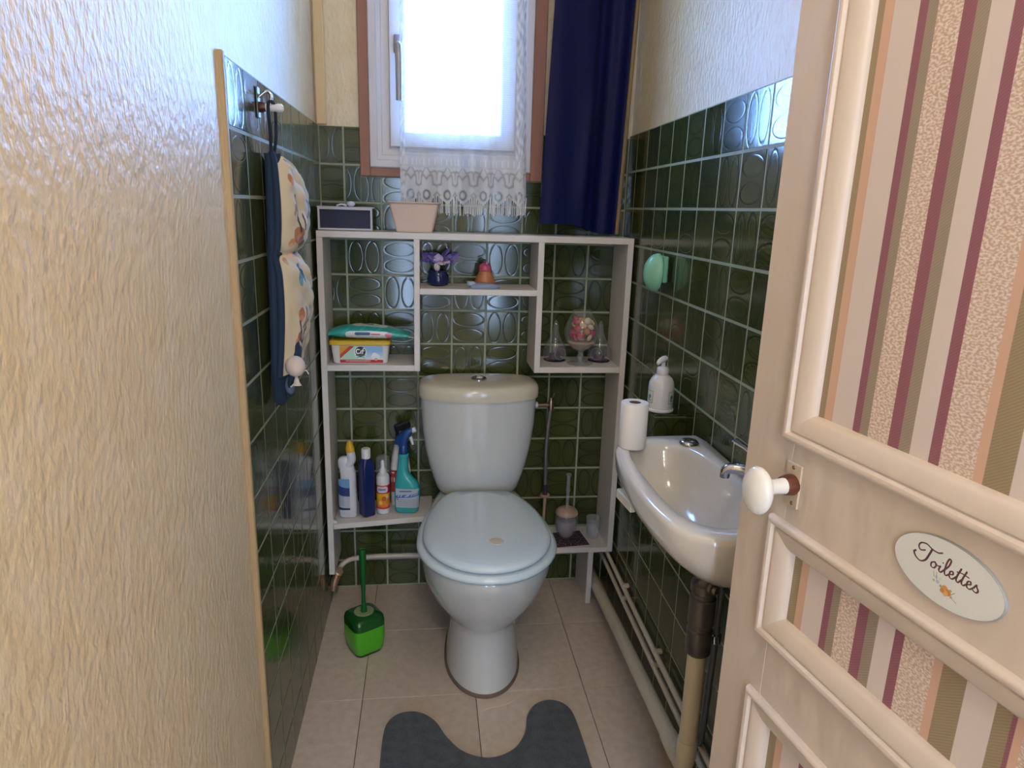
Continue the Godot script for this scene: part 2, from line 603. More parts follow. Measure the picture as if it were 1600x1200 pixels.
	part(wh, "wall_body", boxes([[Vector3(-0.9, 0, 2.3), Vector3(-0.75, 2.5, 3.7)], [Vector3(1.65, 0, 2.3), Vector3(1.8, 2.5, 3.7)], [Vector3(-0.9, 0, 3.7), Vector3(0.02, 2.5, 3.85)], [Vector3(0.24, 0, 3.7), Vector3(0.75, 2.5, 3.85)], [Vector3(0.97, 0, 3.7), Vector3(1.8, 2.5, 3.85)], [Vector3(0.02, 0, 3.7), Vector3(0.24, 0.28, 3.85)], [Vector3(0.02, 1.82, 3.7), Vector3(0.24, 2.5, 3.85)], [Vector3(0.75, 0, 3.7), Vector3(0.97, 0.28, 3.85)], [Vector3(0.75, 1.82, 3.7), Vector3(0.97, 2.5, 3.85)]]), mat("e3d3b4", 0.7))
	var w2 := struct("window_2", "pair of tall narrow window lights in the hall", "window")
	for x in [0.02, 0.75]:
		bx(w2, "pane", Vector3(x, 0.28, 3.76), Vector3(x + 0.22, 1.82, 3.764), glass("ffffff", 0.06), 0.0)
	ceiling_lamp("ceiling_lamp", "round frosted lamp on the hall ceiling", Vector3(0.45, 2.5, 2.95), Color(1.0, 0.97, 0.92), 0.95)
	ceiling_lamp("ceiling_lamp", "round frosted lamp on the lavatory ceiling above the camera", Vector3(0.47, 2.5, 1.60), Color(1.0, 0.95, 0.90), 0.17)
	# painted strip in the corner above the tiles
	var t1 := struct("trim_1", "narrow painted strip in the corner left of the window above the tiles", "trim")
	bx(t1, "strip", Vector3(-0.004, TOP + 0.001, -0.008), Vector3(0.026, 2.5, 0.006), mat("e0c492", 0.5), 0.003)

func ceiling_lamp(called: String, label: String, at: Vector3, color: Color, energy: float) -> void:
	var lamp := thing(called, label, "lamp", at)
	part(lamp, "lamp_base", lathe([[0.09, -0.02], [0.09, 0.0]], 24), m_white)
	var lm := mat("fff1d8", 0.5)
	lm.emission_enabled = true
	lm.emission = color
	lm.emission_energy_multiplier = 1.5
	part(lamp, "lamp_shade", lathe([[0.01, -0.11], [0.06, -0.10], [0.10, -0.06], [0.11, -0.02]], 24), lm)
	var om := OmniLight3D.new()
	om.name = called + "_bulb"
	om.position = at + Vector3(0, -0.20, 0)
	om.light_color = color
	om.light_energy = energy
	om.light_size = 0.1
	om.omni_range = 8.0
	om.omni_attenuation = 2.0
	om.shadow_enabled = true
	add_child(om, true)

func frame_loft(x0: float, y0: float, x1: float, y1: float, prof: Array) -> ArrayMesh:   # rectangle frame; prof: [inset, height along z]
	var rings := []
	var sharp := []
	for i in prof.size():
		var d: float = prof[i][0]
		var r := PackedVector3Array()
		for c in [[x0 + d, y0 + d], [x1 - d, y0 + d], [x1 - d, y1 - d], [x0 + d, y1 - d]]: r.append(Vector3(c[0], c[1], prof[i][1]))
		rings.append(r)
	# separate flat mitred sides: build as four strips with smooth profiles
	var tris := PackedVector3Array()
	var uvs := PackedVector2Array()
	var gr := PackedInt32Array()
	for j in 4:
		var k := (j + 1) % 4
		for i in rings.size() - 1:
			var g := j * 40 + 1
			for m in range(1, i + 1):
				var d0 := Vector2(prof[m][0] - prof[m - 1][0], prof[m][1] - prof[m - 1][1]).normalized()
				var d1 := Vector2(prof[m + 1][0] - prof[m][0], prof[m + 1][1] - prof[m][1]).normalized()
				if d0.dot(d1) < 0.7: g += 1
			for p in [rings[i][j], rings[i + 1][k], rings[i][k], rings[i][j], rings[i + 1][j], rings[i + 1][k]]:
				tris.append(p); uvs.append(Vector2(p.x, p.y)); gr.append(g)
	var st := SurfaceTool.new()
	st.begin(Mesh.PRIMITIVE_TRIANGLES)
	for i in tris.size():
		st.set_smooth_group(gr[i]); st.set_uv(uvs[i]); st.add_vertex(tris[i])
	st.generate_normals()
	return st.commit()

func window() -> void:
	var w := struct("window_1", "white framed window with a single sash and brown wooden surround", "window")
	var brown := mat("a0705c", 0.6)
	part(w, "surround", boxes([[Vector3(0.119, 1.368, -0.008), Vector3(0.149, 2.19, 0.010)], [Vector3(0.629, 1.368, -0.008), Vector3(0.667, 2.19, 0.010)], [Vector3(0.149, 1.368, -0.008), Vector3(0.629, 1.394, 0.010)], [Vector3(0.149, 2.15, -0.008), Vector3(0.629, 2.19, 0.010)]], 0.002), brown)
	part(w, "window_frame", frame_loft(0.148, 1.393, 0.630, 2.152, [[0.0, -0.07], [0.0, 0.014], [0.003, 0.018], [0.022, 0.019], [0.024, 0.014], [0.036, 0.014], [0.038, 0.010], [0.064, 0.008], [0.064, -0.07], [0.0, -0.07]]), m_pvc)
	var sash := part(w, "sash", frame_loft(0.208, 1.452, 0.578, 2.10, [[0.0, -0.06], [0.0, 0.022], [0.003, 0.026], [0.040, 0.026], [0.044, 0.022], [0.050, 0.004], [0.054, -0.01], [0.054, -0.06], [0.0, -0.06]]), m_pvc)
	part(sash, "pane", box(Vector3(0.275, 0.555, 0.004), 0.0), glass("ffffff", 0.05), Vector3(0.393, 1.776, -0.03))
	var h := part(w, "window_handle", joined([[rbox([[0.012, 0.004, -0.024], [0.013, 0.005, -0.02], [0.013, 0.005, 0.02], [0.012, 0.004, 0.024]], 3.0, 20), Transform3D(Basis(), Vector3(0, 0.155, 0.005))]]), mat("8f8b92", 0.35, 0.3), Vector3(0.236, 1.575, 0.026))
	part(h, "lever", tube(smooth_path([Vector3(0, 0.150, 0.006), Vector3(0, 0.150, 0.028), Vector3(0.001, 0.138, 0.040), Vector3(0.002, 0.10, 0.044), Vector3(0.002, 0.05, 0.043), Vector3(0.002, 0.0, 0.042)], 6), [0.008, 0.0085, 0.010, 0.010, 0.0095, 0.009], 14), mat("a8a4aa", 0.3, 0.4))

func door() -> void:
	var d := struct("door_1", "open cream door with striped wallpaper panels and an oval white knob", "door")
	var k := 0.16
	var l := sqrt(1.0 + k * k)
	d.transform = Transform3D(Basis(Vector3(k / l, 0, 1.0 / l), Vector3.UP, Vector3(-1.0 / l, 0, k / l)), Vector3(0.72, 0, 1.40))
	var paint := mat("d0c0b0", 0.38)
	paint.heightmap_enabled = true
	paint.heightmap_texture = noise_tex(512, 0.012, 31, [], 3)
	paint.heightmap_scale = 0.12
	paint.uv1_triplanar = true
	paint.uv1_scale = Vector3(3, 1.2, 3)
	var wd := 0.745
	var th := 0.036
	var opens := [[0.088, 1.054, 0.657, 1.93], [0.084, 0.798, 0.657, 0.925], [0.084, 0.16, 0.657, 0.686]]
	bx(d, "stile", Vector3(0, 0.008, -th), Vector3(0.088, 2.04, 0), paint, 0.0025)
	bx(d, "stile", Vector3(0.657, 0.008, -th), Vector3(wd, 2.04, 0), paint, 0.0025)
	for r in [[1.93, 2.04], [0.925, 1.054], [0.686, 0.798], [0.008, 0.16]]:
		bx(d, "rail", Vector3(0.087, r[0], -th + 0.0005), Vector3(0.658, r[1], -0.00012), paint, 0.0003)
	# the striped wallpaper: bands along the door, in metres from its free edge
	var bands := [[0.06, "9f8d70"], [0.1145, "d0aa92"], [0.1265, "d6c8c0"], [0.1565, "98616c"], [0.166, "a29281"], [0.177, "speck"], [0.203, "98616c"], [0.216, "a29281"], [0.229, "d6c8c0"], [0.250, "98616c"], [0.261, "speck"], [0.295, "d0aa92"], [0.304, "9f8d70"], [0.328, "d6c8c0"], [0.356, "9f8d70"], [0.370, "98616c"], [0.374, "d0aa92"], [0.381, "speck"], [0.41, "d0aa92"], [0.42, "9f8d70"], [0.435, "d6c8c0"], [0.46, "98616c"], [0.47, "a29281"], [0.482, "speck"], [0.508, "98616c"], [0.52, "a29281"], [0.533, "d6c8c0"], [0.554, "98616c"], [0.565, "speck"], [0.60, "d0aa92"], [0.61, "9f8d70"], [0.64, "d6c8c0"]]
	var iw := 1160
	var ih := 512
	var im := Image.create(iw, ih, false, Image.FORMAT_RGBA8)
	var nz := FastNoiseLite.new()
	nz.seed = 3
	nz.frequency = 0.11
	var line := 0
	for x in iw:
		var s := 0.08 + 0.58 * (x + 0.5) / iw
		while line < bands.size() - 1 and s >= bands[line + 1][0]: line += 1
		var b: String = bands[line][1]
		for y in ih:
			var c: Color
			if b == "speck":
				var q := clampf(nz.get_noise_2d(x * 1.0, y * 1.7) * 1.8 + 0.5, 0.0, 1.0)
				c = Color("c2a48c").lerp(Color("e2d4cc"), q)
			else:
				c = Color(b)
				if b in ["9f8d70", "a29281", "98616c"]:
					c = c.darkened(0.10 * (0.5 + 0.5 * sin((y * 1.3 + x * 0.9) * 0.8)))
			im.set_pixel(x, y, c)
	var paper := tex_mat(tex(im), 0.5)
	for o in opens:
		var wdt: float = o[2] - o[0] + 0.0
		var st := SurfaceTool.new()
		var p := box(Vector3(wdt - 0.002, o[3] - o[1] - 0.002, 0.012), 0.0005)
		# give the front its stripe coordinates
		var arr := p.surface_get_arrays(0)
		var vs: PackedVector3Array = arr[Mesh.ARRAY_VERTEX]
		var uv: PackedVector2Array = arr[Mesh.ARRAY_TEX_UV]
		for i in vs.size():
			uv[i] = Vector2((vs[i].x + wdt / 2 + o[0] - 0.08) / 0.58, (-vs[i].y) / 0.256)
		arr[Mesh.ARRAY_TEX_UV] = uv
		var am := ArrayMesh.new()
		am.add_surface_from_arrays(Mesh.PRIMITIVE_TRIANGLES, arr)
		part(d, "panel", am, paper, Vector3((o[0] + o[2]) / 2, (o[1] + o[3]) / 2, -0.016))
		part(d, "panel_moulding", frame_loft(o[0] - 0.018, o[1] - 0.016, o[2] + 0.018, o[3] + 0.016, [[0.0, -0.002], [0.0, 0.004], [0.0015, 0.0075], [0.005, 0.0092], [0.0085, 0.0080], [0.0105, 0.0035], [0.012, 0.003], [0.013, 0.0045], [0.016, 0.0045], [0.030, 0.0005], [0.035, -0.004], [0.036, -0.011], [0.036, -0.02], [0.0, -0.02]]), paint)
	var rose := part(d, "knob_plate", box(Vector3(0.026, 0.052, 0.003), 0.001), mat("c9b59c", 0.45), Vector3(0.094, 0.989, 0.0015))
	part(rose, "screw", ellipsoid(0.0025, 0.0025, 0.0012, 10), mat("8a6a4a", 0.4, 0.6), Vector3(0.0, 0.021, 0.0016))
	part(rose, "screw", ellipsoid(0.0025, 0.0025, 0.0012, 10), mat("8a6a4a", 0.4, 0.6), Vector3(0.004, -0.021, 0.0016))
	var kn := part(d, "knob", ellipsoid(0.0235, 0.0275, 0.0125, 28), mat("e4e0d8", 0.12), Vector3(0.1045, 0.991, 0.056))
	part(kn, "collar", lathe([[0.0115, 0.0], [0.0125, 0.004], [0.0115, 0.012], [0.010, 0.016]], 20), mat("5a2c1c", 0.4), Vector3(-0.0085, -0.001, -0.054), Vector3(PI / 2, 0, 0))
	part(kn, "knob_neck", lathe([[0.0095, 0.0], [0.0085, 0.012], [0.0095, 0.026], [0.012, 0.034]], 20), mat("e4e0d8", 0.15), Vector3(-0.006, -0.0005, -0.039), Vector3(PI / 2, 0, 0))
	# oval sign with script lettering and a small flower
	var sg := thing("door_sign", "oval white plaque reading Toilettes in brown script, on the open door", "sign")
	sg.transform = d.transform * Transform3D(Basis(), Vector3(0.299, 0.989, 0.0))
	var si := canvas(512, 280, "dcdcd6")
	var ink := Color("5b3a40")
	var o := Vector2(120, 60)
	var S := func(pts: Array, r: float, th2: float) -> void:
		stroke(si, pts.map(func(q): return Vector2(o.x - 12 + q[0] * 1.08, o.y - 2 + q[1] * 1.1)), r + 0.5, ink, th2 * 1.2)
	S.call([[38, 26], [18, 34], [8, 22], [16, 6], [40, 0], [66, 8], [92, 10], [110, 2]], 2.2, 1.0)           # T bar
	S.call([[66, 10], [58, 34], [46, 62], [24, 76], [2, 68], [-8, 54], [-2, 46]], 2.2, 2.6)                   # T stem
	S.call([[86, 50], [74, 58], [74, 72], [86, 74], [94, 62], [88, 50], [100, 58], [112, 54]], 1.8, 1.8)       # o
	S.call([[112, 54], [108, 70], [116, 76], [126, 64]], 1.8, 1.8)                                            # i
	dab(si, o.x + 118, o.y + 38, 3.0, ink)
	S.call([[126, 64], [144, 38], [150, 14], [142, 10], [134, 34], [132, 66], [140, 76], [152, 64]], 1.8, 1.8)  # l
	S.call([[152, 64], [166, 58], [164, 48], [154, 54], [154, 72], [166, 76], [180, 60]], 1.8, 1.8)            # e
	S.call([[194, 22], [184, 52], [182, 70], [190, 76], [202, 60]], 1.8, 2.0)                                 # t
	S.call([[216, 22], [206, 52], [204, 70], [212, 76], [224, 64]], 1.8, 2.0)                                 # t
	S.call([[180, 40], [200, 36], [228, 38]], 1.6, 0.0)
	S.call([[224, 64], [238, 58], [236, 48], [226, 54], [226, 72], [238, 76], [252, 62]], 1.8, 1.8)            # e
	S.call([[252, 62], [260, 48], [262, 54], [270, 66], [262, 76], [250, 72]], 1.8, 1.8)                       # s
	for q in [[206, 178, 15, "d89a5c"], [222, 186, 14, "cf8647"], [210, 194, 13, "dba668"], [196, 190, 10, "c98a50"], [170, 166, 8, "b9b4cc"], [160, 150, 7, "c4c2d8"], [178, 150, 6, "d6cfa2"], [152, 168, 6, "aebba2"], [186, 176, 6, "9aa884"], [238, 196, 6, "a3b08e"], [232, 172, 5, "9aa884"]]:
		dab(si, o.x + q[0] - 60, o.y + q[1] - 40, q[2], Color(q[3]))
	for q in [[[90, 112], [84, 92]], [[104, 118], [98, 90]], [[176, 148], [190, 132]], [[182, 160], [204, 168]]]:
		stroke(si, q.map(func(e): return Vector2(o.x + e[0], o.y + e[1])), 1.3, Color("8f9c80"))
	var face := PackedVector3Array()
	var rings := []
	var rim := []
	for e in [[0.0, 1.0], [0.0026, 1.0], [0.0032, 0.985]]:
		var r := PackedVector3Array()
		for j in 48:
			r.append(Vector3(cos(TAU * j / 48) * 0.0555 * e[1], sin(TAU * j / 48) * 0.0300 * e[1], e[0]))
		rim.append(r)
	part(sg, "plaque", loft(rim), mat("8e8e8c", 0.3))
	var fm := SurfaceTool.new()
	fm.begin(Mesh.PRIMITIVE_TRIANGLES)
	for j in 48:
		for q in [Vector3(0, 0, 0.0034), Vector3(cos(TAU * (j + 1) / 48) * 0.0546, sin(TAU * (j + 1) / 48) * 0.0295, 0.0033), Vector3(cos(TAU * j / 48) * 0.0546, sin(TAU * j / 48) * 0.0295, 0.0033)]:
			fm.set_uv(Vector2(0.5 + q.x / 0.111, 0.5 - q.y / 0.0607))
			fm.set_normal(Vector3(0, 0, 1))
			fm.add_vertex(q)
	part(sg, "lettering", fm.commit(), tex_mat(tex(si), 0.2))

# ---------------------------------------------------------------- the toilet
func egg(cx: float, hw: float, zc: float, zf: float, zb: float, clip: float, y: float, n := 56) -> PackedVector3Array:
	var p := PackedVector3Array()
	for j in n:
		var a := TAU * j / n
		var s := sin(a)
		p.append(Vector3(cx + cos(a) * hw, y, maxf(clip, zc + s * ((zf - zc) if s > 0 else (zc - zb)))))
	return p

func toilet() -> void:
	var o := Vector3(0.476, 0, 0.3)
	var t := thing("toilet", "pale floor-standing toilet with close-coupled cistern and light blue lid", "toilet", o)
	var c := mat("c8c8c4", 0.10)
	c.clearcoat_enabled = true
	c.clearcoat = 0.5
	c.clearcoat_roughness = 0.04
	var E := func(y, hw, zc, zf, zb, clip) -> PackedVector3Array:
		return egg(0.0, hw, zc - o.z, zf - o.z, zb - o.z, clip - o.z, y)
	var rings := []
	for r in [[0.002, 0.105, 0.42, 0.596, 0.14, 0.17], [0.02, 0.1045, 0.42, 0.595, 0.14, 0.17], [0.06, 0.100, 0.42, 0.585, 0.15, 0.17], [0.11, 0.0955, 0.42, 0.572, 0.15, 0.17], [0.15, 0.0925, 0.42, 0.563, 0.15, 0.16], [0.172, 0.0945, 0.425, 0.568, 0.13, 0.15], [0.19, 0.102, 0.43, 0.582, 0.11, 0.13], [0.216, 0.122, 0.44, 0.606, 0.08, 0.11], [0.26, 0.147, 0.455, 0.640, 0.05, 0.09], [0.31, 0.166, 0.47, 0.668, 0.03, 0.06], [0.355, 0.174, 0.48, 0.688, 0.0, 0.04], [0.39, 0.176, 0.485, 0.694, -0.02, 0.03], [0.399, 0.173, 0.485, 0.690, -0.02, 0.033], [0.4015, 0.166, 0.485, 0.684, -0.01, 0.04]]:
		rings.append(E.call(r[0], r[1], r[2], r[3], r[4], r[5]))
	part(t, "pan", loft(rings), c)
	part(t, "foot_seal", loft([E.call(0.0005, 0.110, 0.42, 0.603, 0.135, 0.165), E.call(0.007, 0.109, 0.42, 0.602, 0.135, 0.165), E.call(0.009, 0.103, 0.42, 0.594, 0.14, 0.17)]), mat("6e5a4c", 0.8))
	var sm := mat("d2dfe6", 0.16)
	sm.clearcoat_enabled = true
	sm.clearcoat = 0.3
	var seat := []
	for r in [[0.402, 0.176, 0.695, 0.165], [0.404, 0.185, 0.707, 0.155], [0.412, 0.1885, 0.712, 0.15], [0.419, 0.186, 0.709, 0.153], [0.423, 0.179, 0.701, 0.16]]:
		seat.append(E.call(r[0], r[1], 0.50, r[2], r[3], 0.222))
	part(t, "seat", loft(seat), sm)
	var lid := []
	for r in [[0.4245, 0.160, 0.683, 0.19], [0.4265, 0.168, 0.694, 0.178], [0.434, 0.1715, 0.699, 0.172], [0.441, 0.169, 0.696, 0.176], [0.446, 0.158, 0.682, 0.19], [0.449, 0.12, 0.63, 0.25], [0.450, 0.06, 0.56, 0.36]]:
		lid.append(E.call(r[0], r[1], 0.50, r[2], r[3], 0.232))
	var ld := part(t, "lid", loft(lid), sm)
	part(ld, "lid_disc", lathe([[0.019, 0.0], [0.0195, 0.002], [0.018, 0.004], [0.008, 0.0052]], 24), mat("d2c4b2", 0.4), Vector3(0.018, 0.4475, 0.27))
	part(t, "hinge_plate", rbox([[0.108, 0.022, 0.4], [0.110, 0.024, 0.404], [0.110, 0.024, 0.414], [0.106, 0.021, 0.418]], 8.0), mat("d8cdb8", 0.3), Vector3(0.0, 0.0, 0.222 - o.z))
	# cistern: flat back, bowed front, drawn in towards the bottom
	var dsh := func(y: float, hw: float, zf: float, zb: float) -> PackedVector3Array:
		var p := PackedVector3Array()
		var n := 48
		for j in n:
			var a := TAU * j / n
			var e := 3.4
			var x := signf(cos(a)) * pow(absf(cos(a)), 2.0 / e) * hw
			var s := signf(sin(a)) * pow(absf(sin(a)), 2.0 / e)
			var zz: float = (zf + zb) / 2 + s * (zf - zb) / 2
			if s > 0.0: zz -= 0.030 * pow(absf(x) / 0.18, 2.0) * s
			p.append(Vector3(x, y, zz - o.z))
		return p
	var cr := []
	for r in [[0.403, 0.095, 0.165, 0.05], [0.405, 0.110, 0.180, 0.04], [0.411, 0.123, 0.190, 0.03], [0.425, 0.131, 0.196, 0.025], [0.46, 0.143, 0.202, 0.02], [0.50, 0.1545, 0.207, 0.02], [0.56, 0.167, 0.212, 0.02], [0.63, 0.176, 0.215, 0.02], [0.70, 0.1795, 0.216, 0.02], [0.721, 0.180, 0.216, 0.02], [0.722, 0.170, 0.206, 0.03]]:
		cr.append(dsh.call(r[0], r[1], r[2], r[3]))
	part(t, "cistern", loft(cr, true, true, true, [9]), c)
	var lr := []
	for r in [[0.722, 0.178, 0.214, 0.016], [0.722, 0.1855, 0.223, 0.010], [0.730, 0.1865, 0.224, 0.009], [0.748, 0.1865, 0.224, 0.009], [0.758, 0.184, 0.221, 0.011], [0.765, 0.177, 0.213, 0.018], [0.768, 0.166, 0.201, 0.028], [0.770, 0.140, 0.180, 0.045], [0.7715, 0.08, 0.15, 0.07]]:
		lr.append(dsh.call(r[0], r[1], r[2], r[3]))
	var cl := part(t, "cistern_lid", loft(lr, true, true, true, [1]), mat("cdc4b0", 0.16))
	var fb := part(cl, "flush_button", lathe([[0.024, 0.0], [0.024, 0.004], [0.021, 0.007], [0.019, 0.0075], [0.0185, 0.005]], 28), m_chrome, Vector3(0.0, 0.770, 0.118 - o.z))
	fb.name = "flush_button"
	part(cl, "button_insert", lathe([[0.0095, 0.0], [0.0095, 0.005], [0.006, 0.007]], 20), mat("d8cfc0", 0.3), Vector3(0.001, 0.775, 0.126 - o.z))
	# water feed right of the cistern
	var f := thing("water_feed", "braided hose and stop valve feeding the cistern on its right side", "hose", Vector3(0.70, 0.60, 0.05))
	var L := func(pts: Array) -> PackedVector3Array:
		return smooth_path(pts.map(func(q): return Vector3(q[0] - 0.70, q[1] - 0.60, q[2] - 0.05)), 6)
	part(f, "plastic_nut", lathe([[0.010, 0], [0.0115, 0.002], [0.0115, 0.012], [0.009, 0.014]], 10), mat("dedbd4", 0.35), Vector3(-0.041, 0.072, 0.02), Vector3(0, 0, -PI / 2))
	part(f, "brass_tail", tube(L.call([[0.672, 0.672, 0.07], [0.71, 0.672, 0.068]]), 0.006, 12), mat("b49a80", 0.3, 0.9))
	part(f, "valve", joined([[lathe([[0.007, -0.018], [0.010, -0.016], [0.010, 0.012], [0.007, 0.016], [0.005, 0.022]], 14), Transform3D(Basis(), Vector3(0.0165, 0.072, 0.018))], [box(Vector3(0.004, 0.026, 0.006), 0.001), Transform3D(Basis(Vector3(0, 0, 1), -0.4), Vector3(0.021, 0.1, 0.018))]]), mat("8c7a70", 0.3, 0.9))
	part(f, "braided_hose", tube(L.call([[0.716, 0.66, 0.065], [0.712, 0.60, 0.062], [0.709, 0.52, 0.056], [0.711, 0.44, 0.05], [0.713, 0.385, 0.045]]), 0.0062, 12), mat("8d8790", 0.4, 0.6))
	part(f, "coupling", tube(L.call([[0.7135, 0.385, 0.045], [0.714, 0.345, 0.043]]), 0.0072, 12), mat("4a3a5c", 0.5, 0.3))
	part(f, "copper_pipe", tube(L.call([[0.7145, 0.345, 0.043], [0.714, 0.27, 0.04], [0.711, 0.20, 0.036], [0.708, 0.02, 0.03]]), 0.0055, 12), mat("b8a794", 0.45, 0.2))
	part(f, "pipe_clip", rbox([[0.016, 0.012, -0.004], [0.017, 0.013, 0.0], [0.016, 0.012, 0.004]], 3.0, 16), mat("c8a890", 0.4, 0.5), Vector3(0.0145, -0.257, -0.012))

# ---------------------------------------------------------------- shelving
func shelving() -> void:
	var s := thing("shelf_unit", "open white board shelving built round the toilet against the back wall", "shelving", Vector3(0.467, 0, 0.084))
	var P := func(called: String, x0: float, y0: float, x1: float, y1: float, z1 := 0.165) -> MeshInstance3D:
		return bx(s, called, Vector3(x0 - 0.467, y0, 0.003 - 0.084), Vector3(x1 - 0.467, y1, z1 - 0.084), m_white, 0.0012)
	P.call("top_board", 0.007, 1.193, 0.927, 1.2115)
	P.call("side_panel", 0.007, 0.140, 0.0245, 1.193)
	P.call("side_panel", 0.909, 0.190, 0.927, 1.193)
	P.call("divider", 0.2785, 0.8065, 0.2955, 1.193)
	P.call("divider", 0.6405, 0.8015, 0.6585, 1.193)
	P.call("shelf_board", 0.2955, 1.036, 0.6405, 1.0535)
	P.call("shelf_board", 0.0245, 0.8065, 0.2785, 0.8245)
	P.call("shelf_board", 0.6585, 0.8015, 0.909, 0.8195)
	P.call("shelf_board", 0.70, 0.190, 0.909, 0.2075)
	P.call("support_panel", 0.846, 0.0, 0.864, 0.190)
	var sl := P.call("shelf_board", 0.0255, 0.297, 0.333, 0.3145) as MeshInstance3D
	sl.position += Vector3(0, 0.010, 0)
	sl.rotation.z = 0.068
	part(s, "bracket", prism(PackedVector2Array([Vector2(0, 0), Vector2(0.042, 0), Vector2(0.0, -0.028)]), -0.008, 0.008, 0.001), mat("d8d6d6", 0.4), Vector3(0.0245 - 0.467, 0.2945, 0.165 - 0.084 - 0.02), Vector3(PI / 2, PI, PI))

# ---------------------------------------------------------------- basin and pipes
func polar(poly: PackedVector2Array, c: Vector2, y: float, n := 64, grow := 1.0) -> PackedVector3Array:
	var p := PackedVector3Array()
	for j in n:
		var a := TAU * j / n
		var d := Vector2(cos(a), sin(a))
		var best := 0.0
		for i in poly.size():
			var hit = Geometry2D.segment_intersects_segment(c, c + d * 3.0, poly[i], poly[(i + 1) % poly.size()])
			if hit != null: best = maxf(best, (hit - c).length())
		var q := c + d * best * grow
		p.append(Vector3(q.x, y, q.y))
	return p

func rounded(pts: Array, per := 6) -> PackedVector2Array:   # closed smooth outline
	var out := PackedVector2Array()
	var n := pts.size()
	for i in n:
		for k in per:
			out.append((pts[i] as Vector2).cubic_interpolate(pts[(i + 1) % n], pts[(i + n - 1) % n], pts[(i + 2) % n], float(k) / per))
	return out

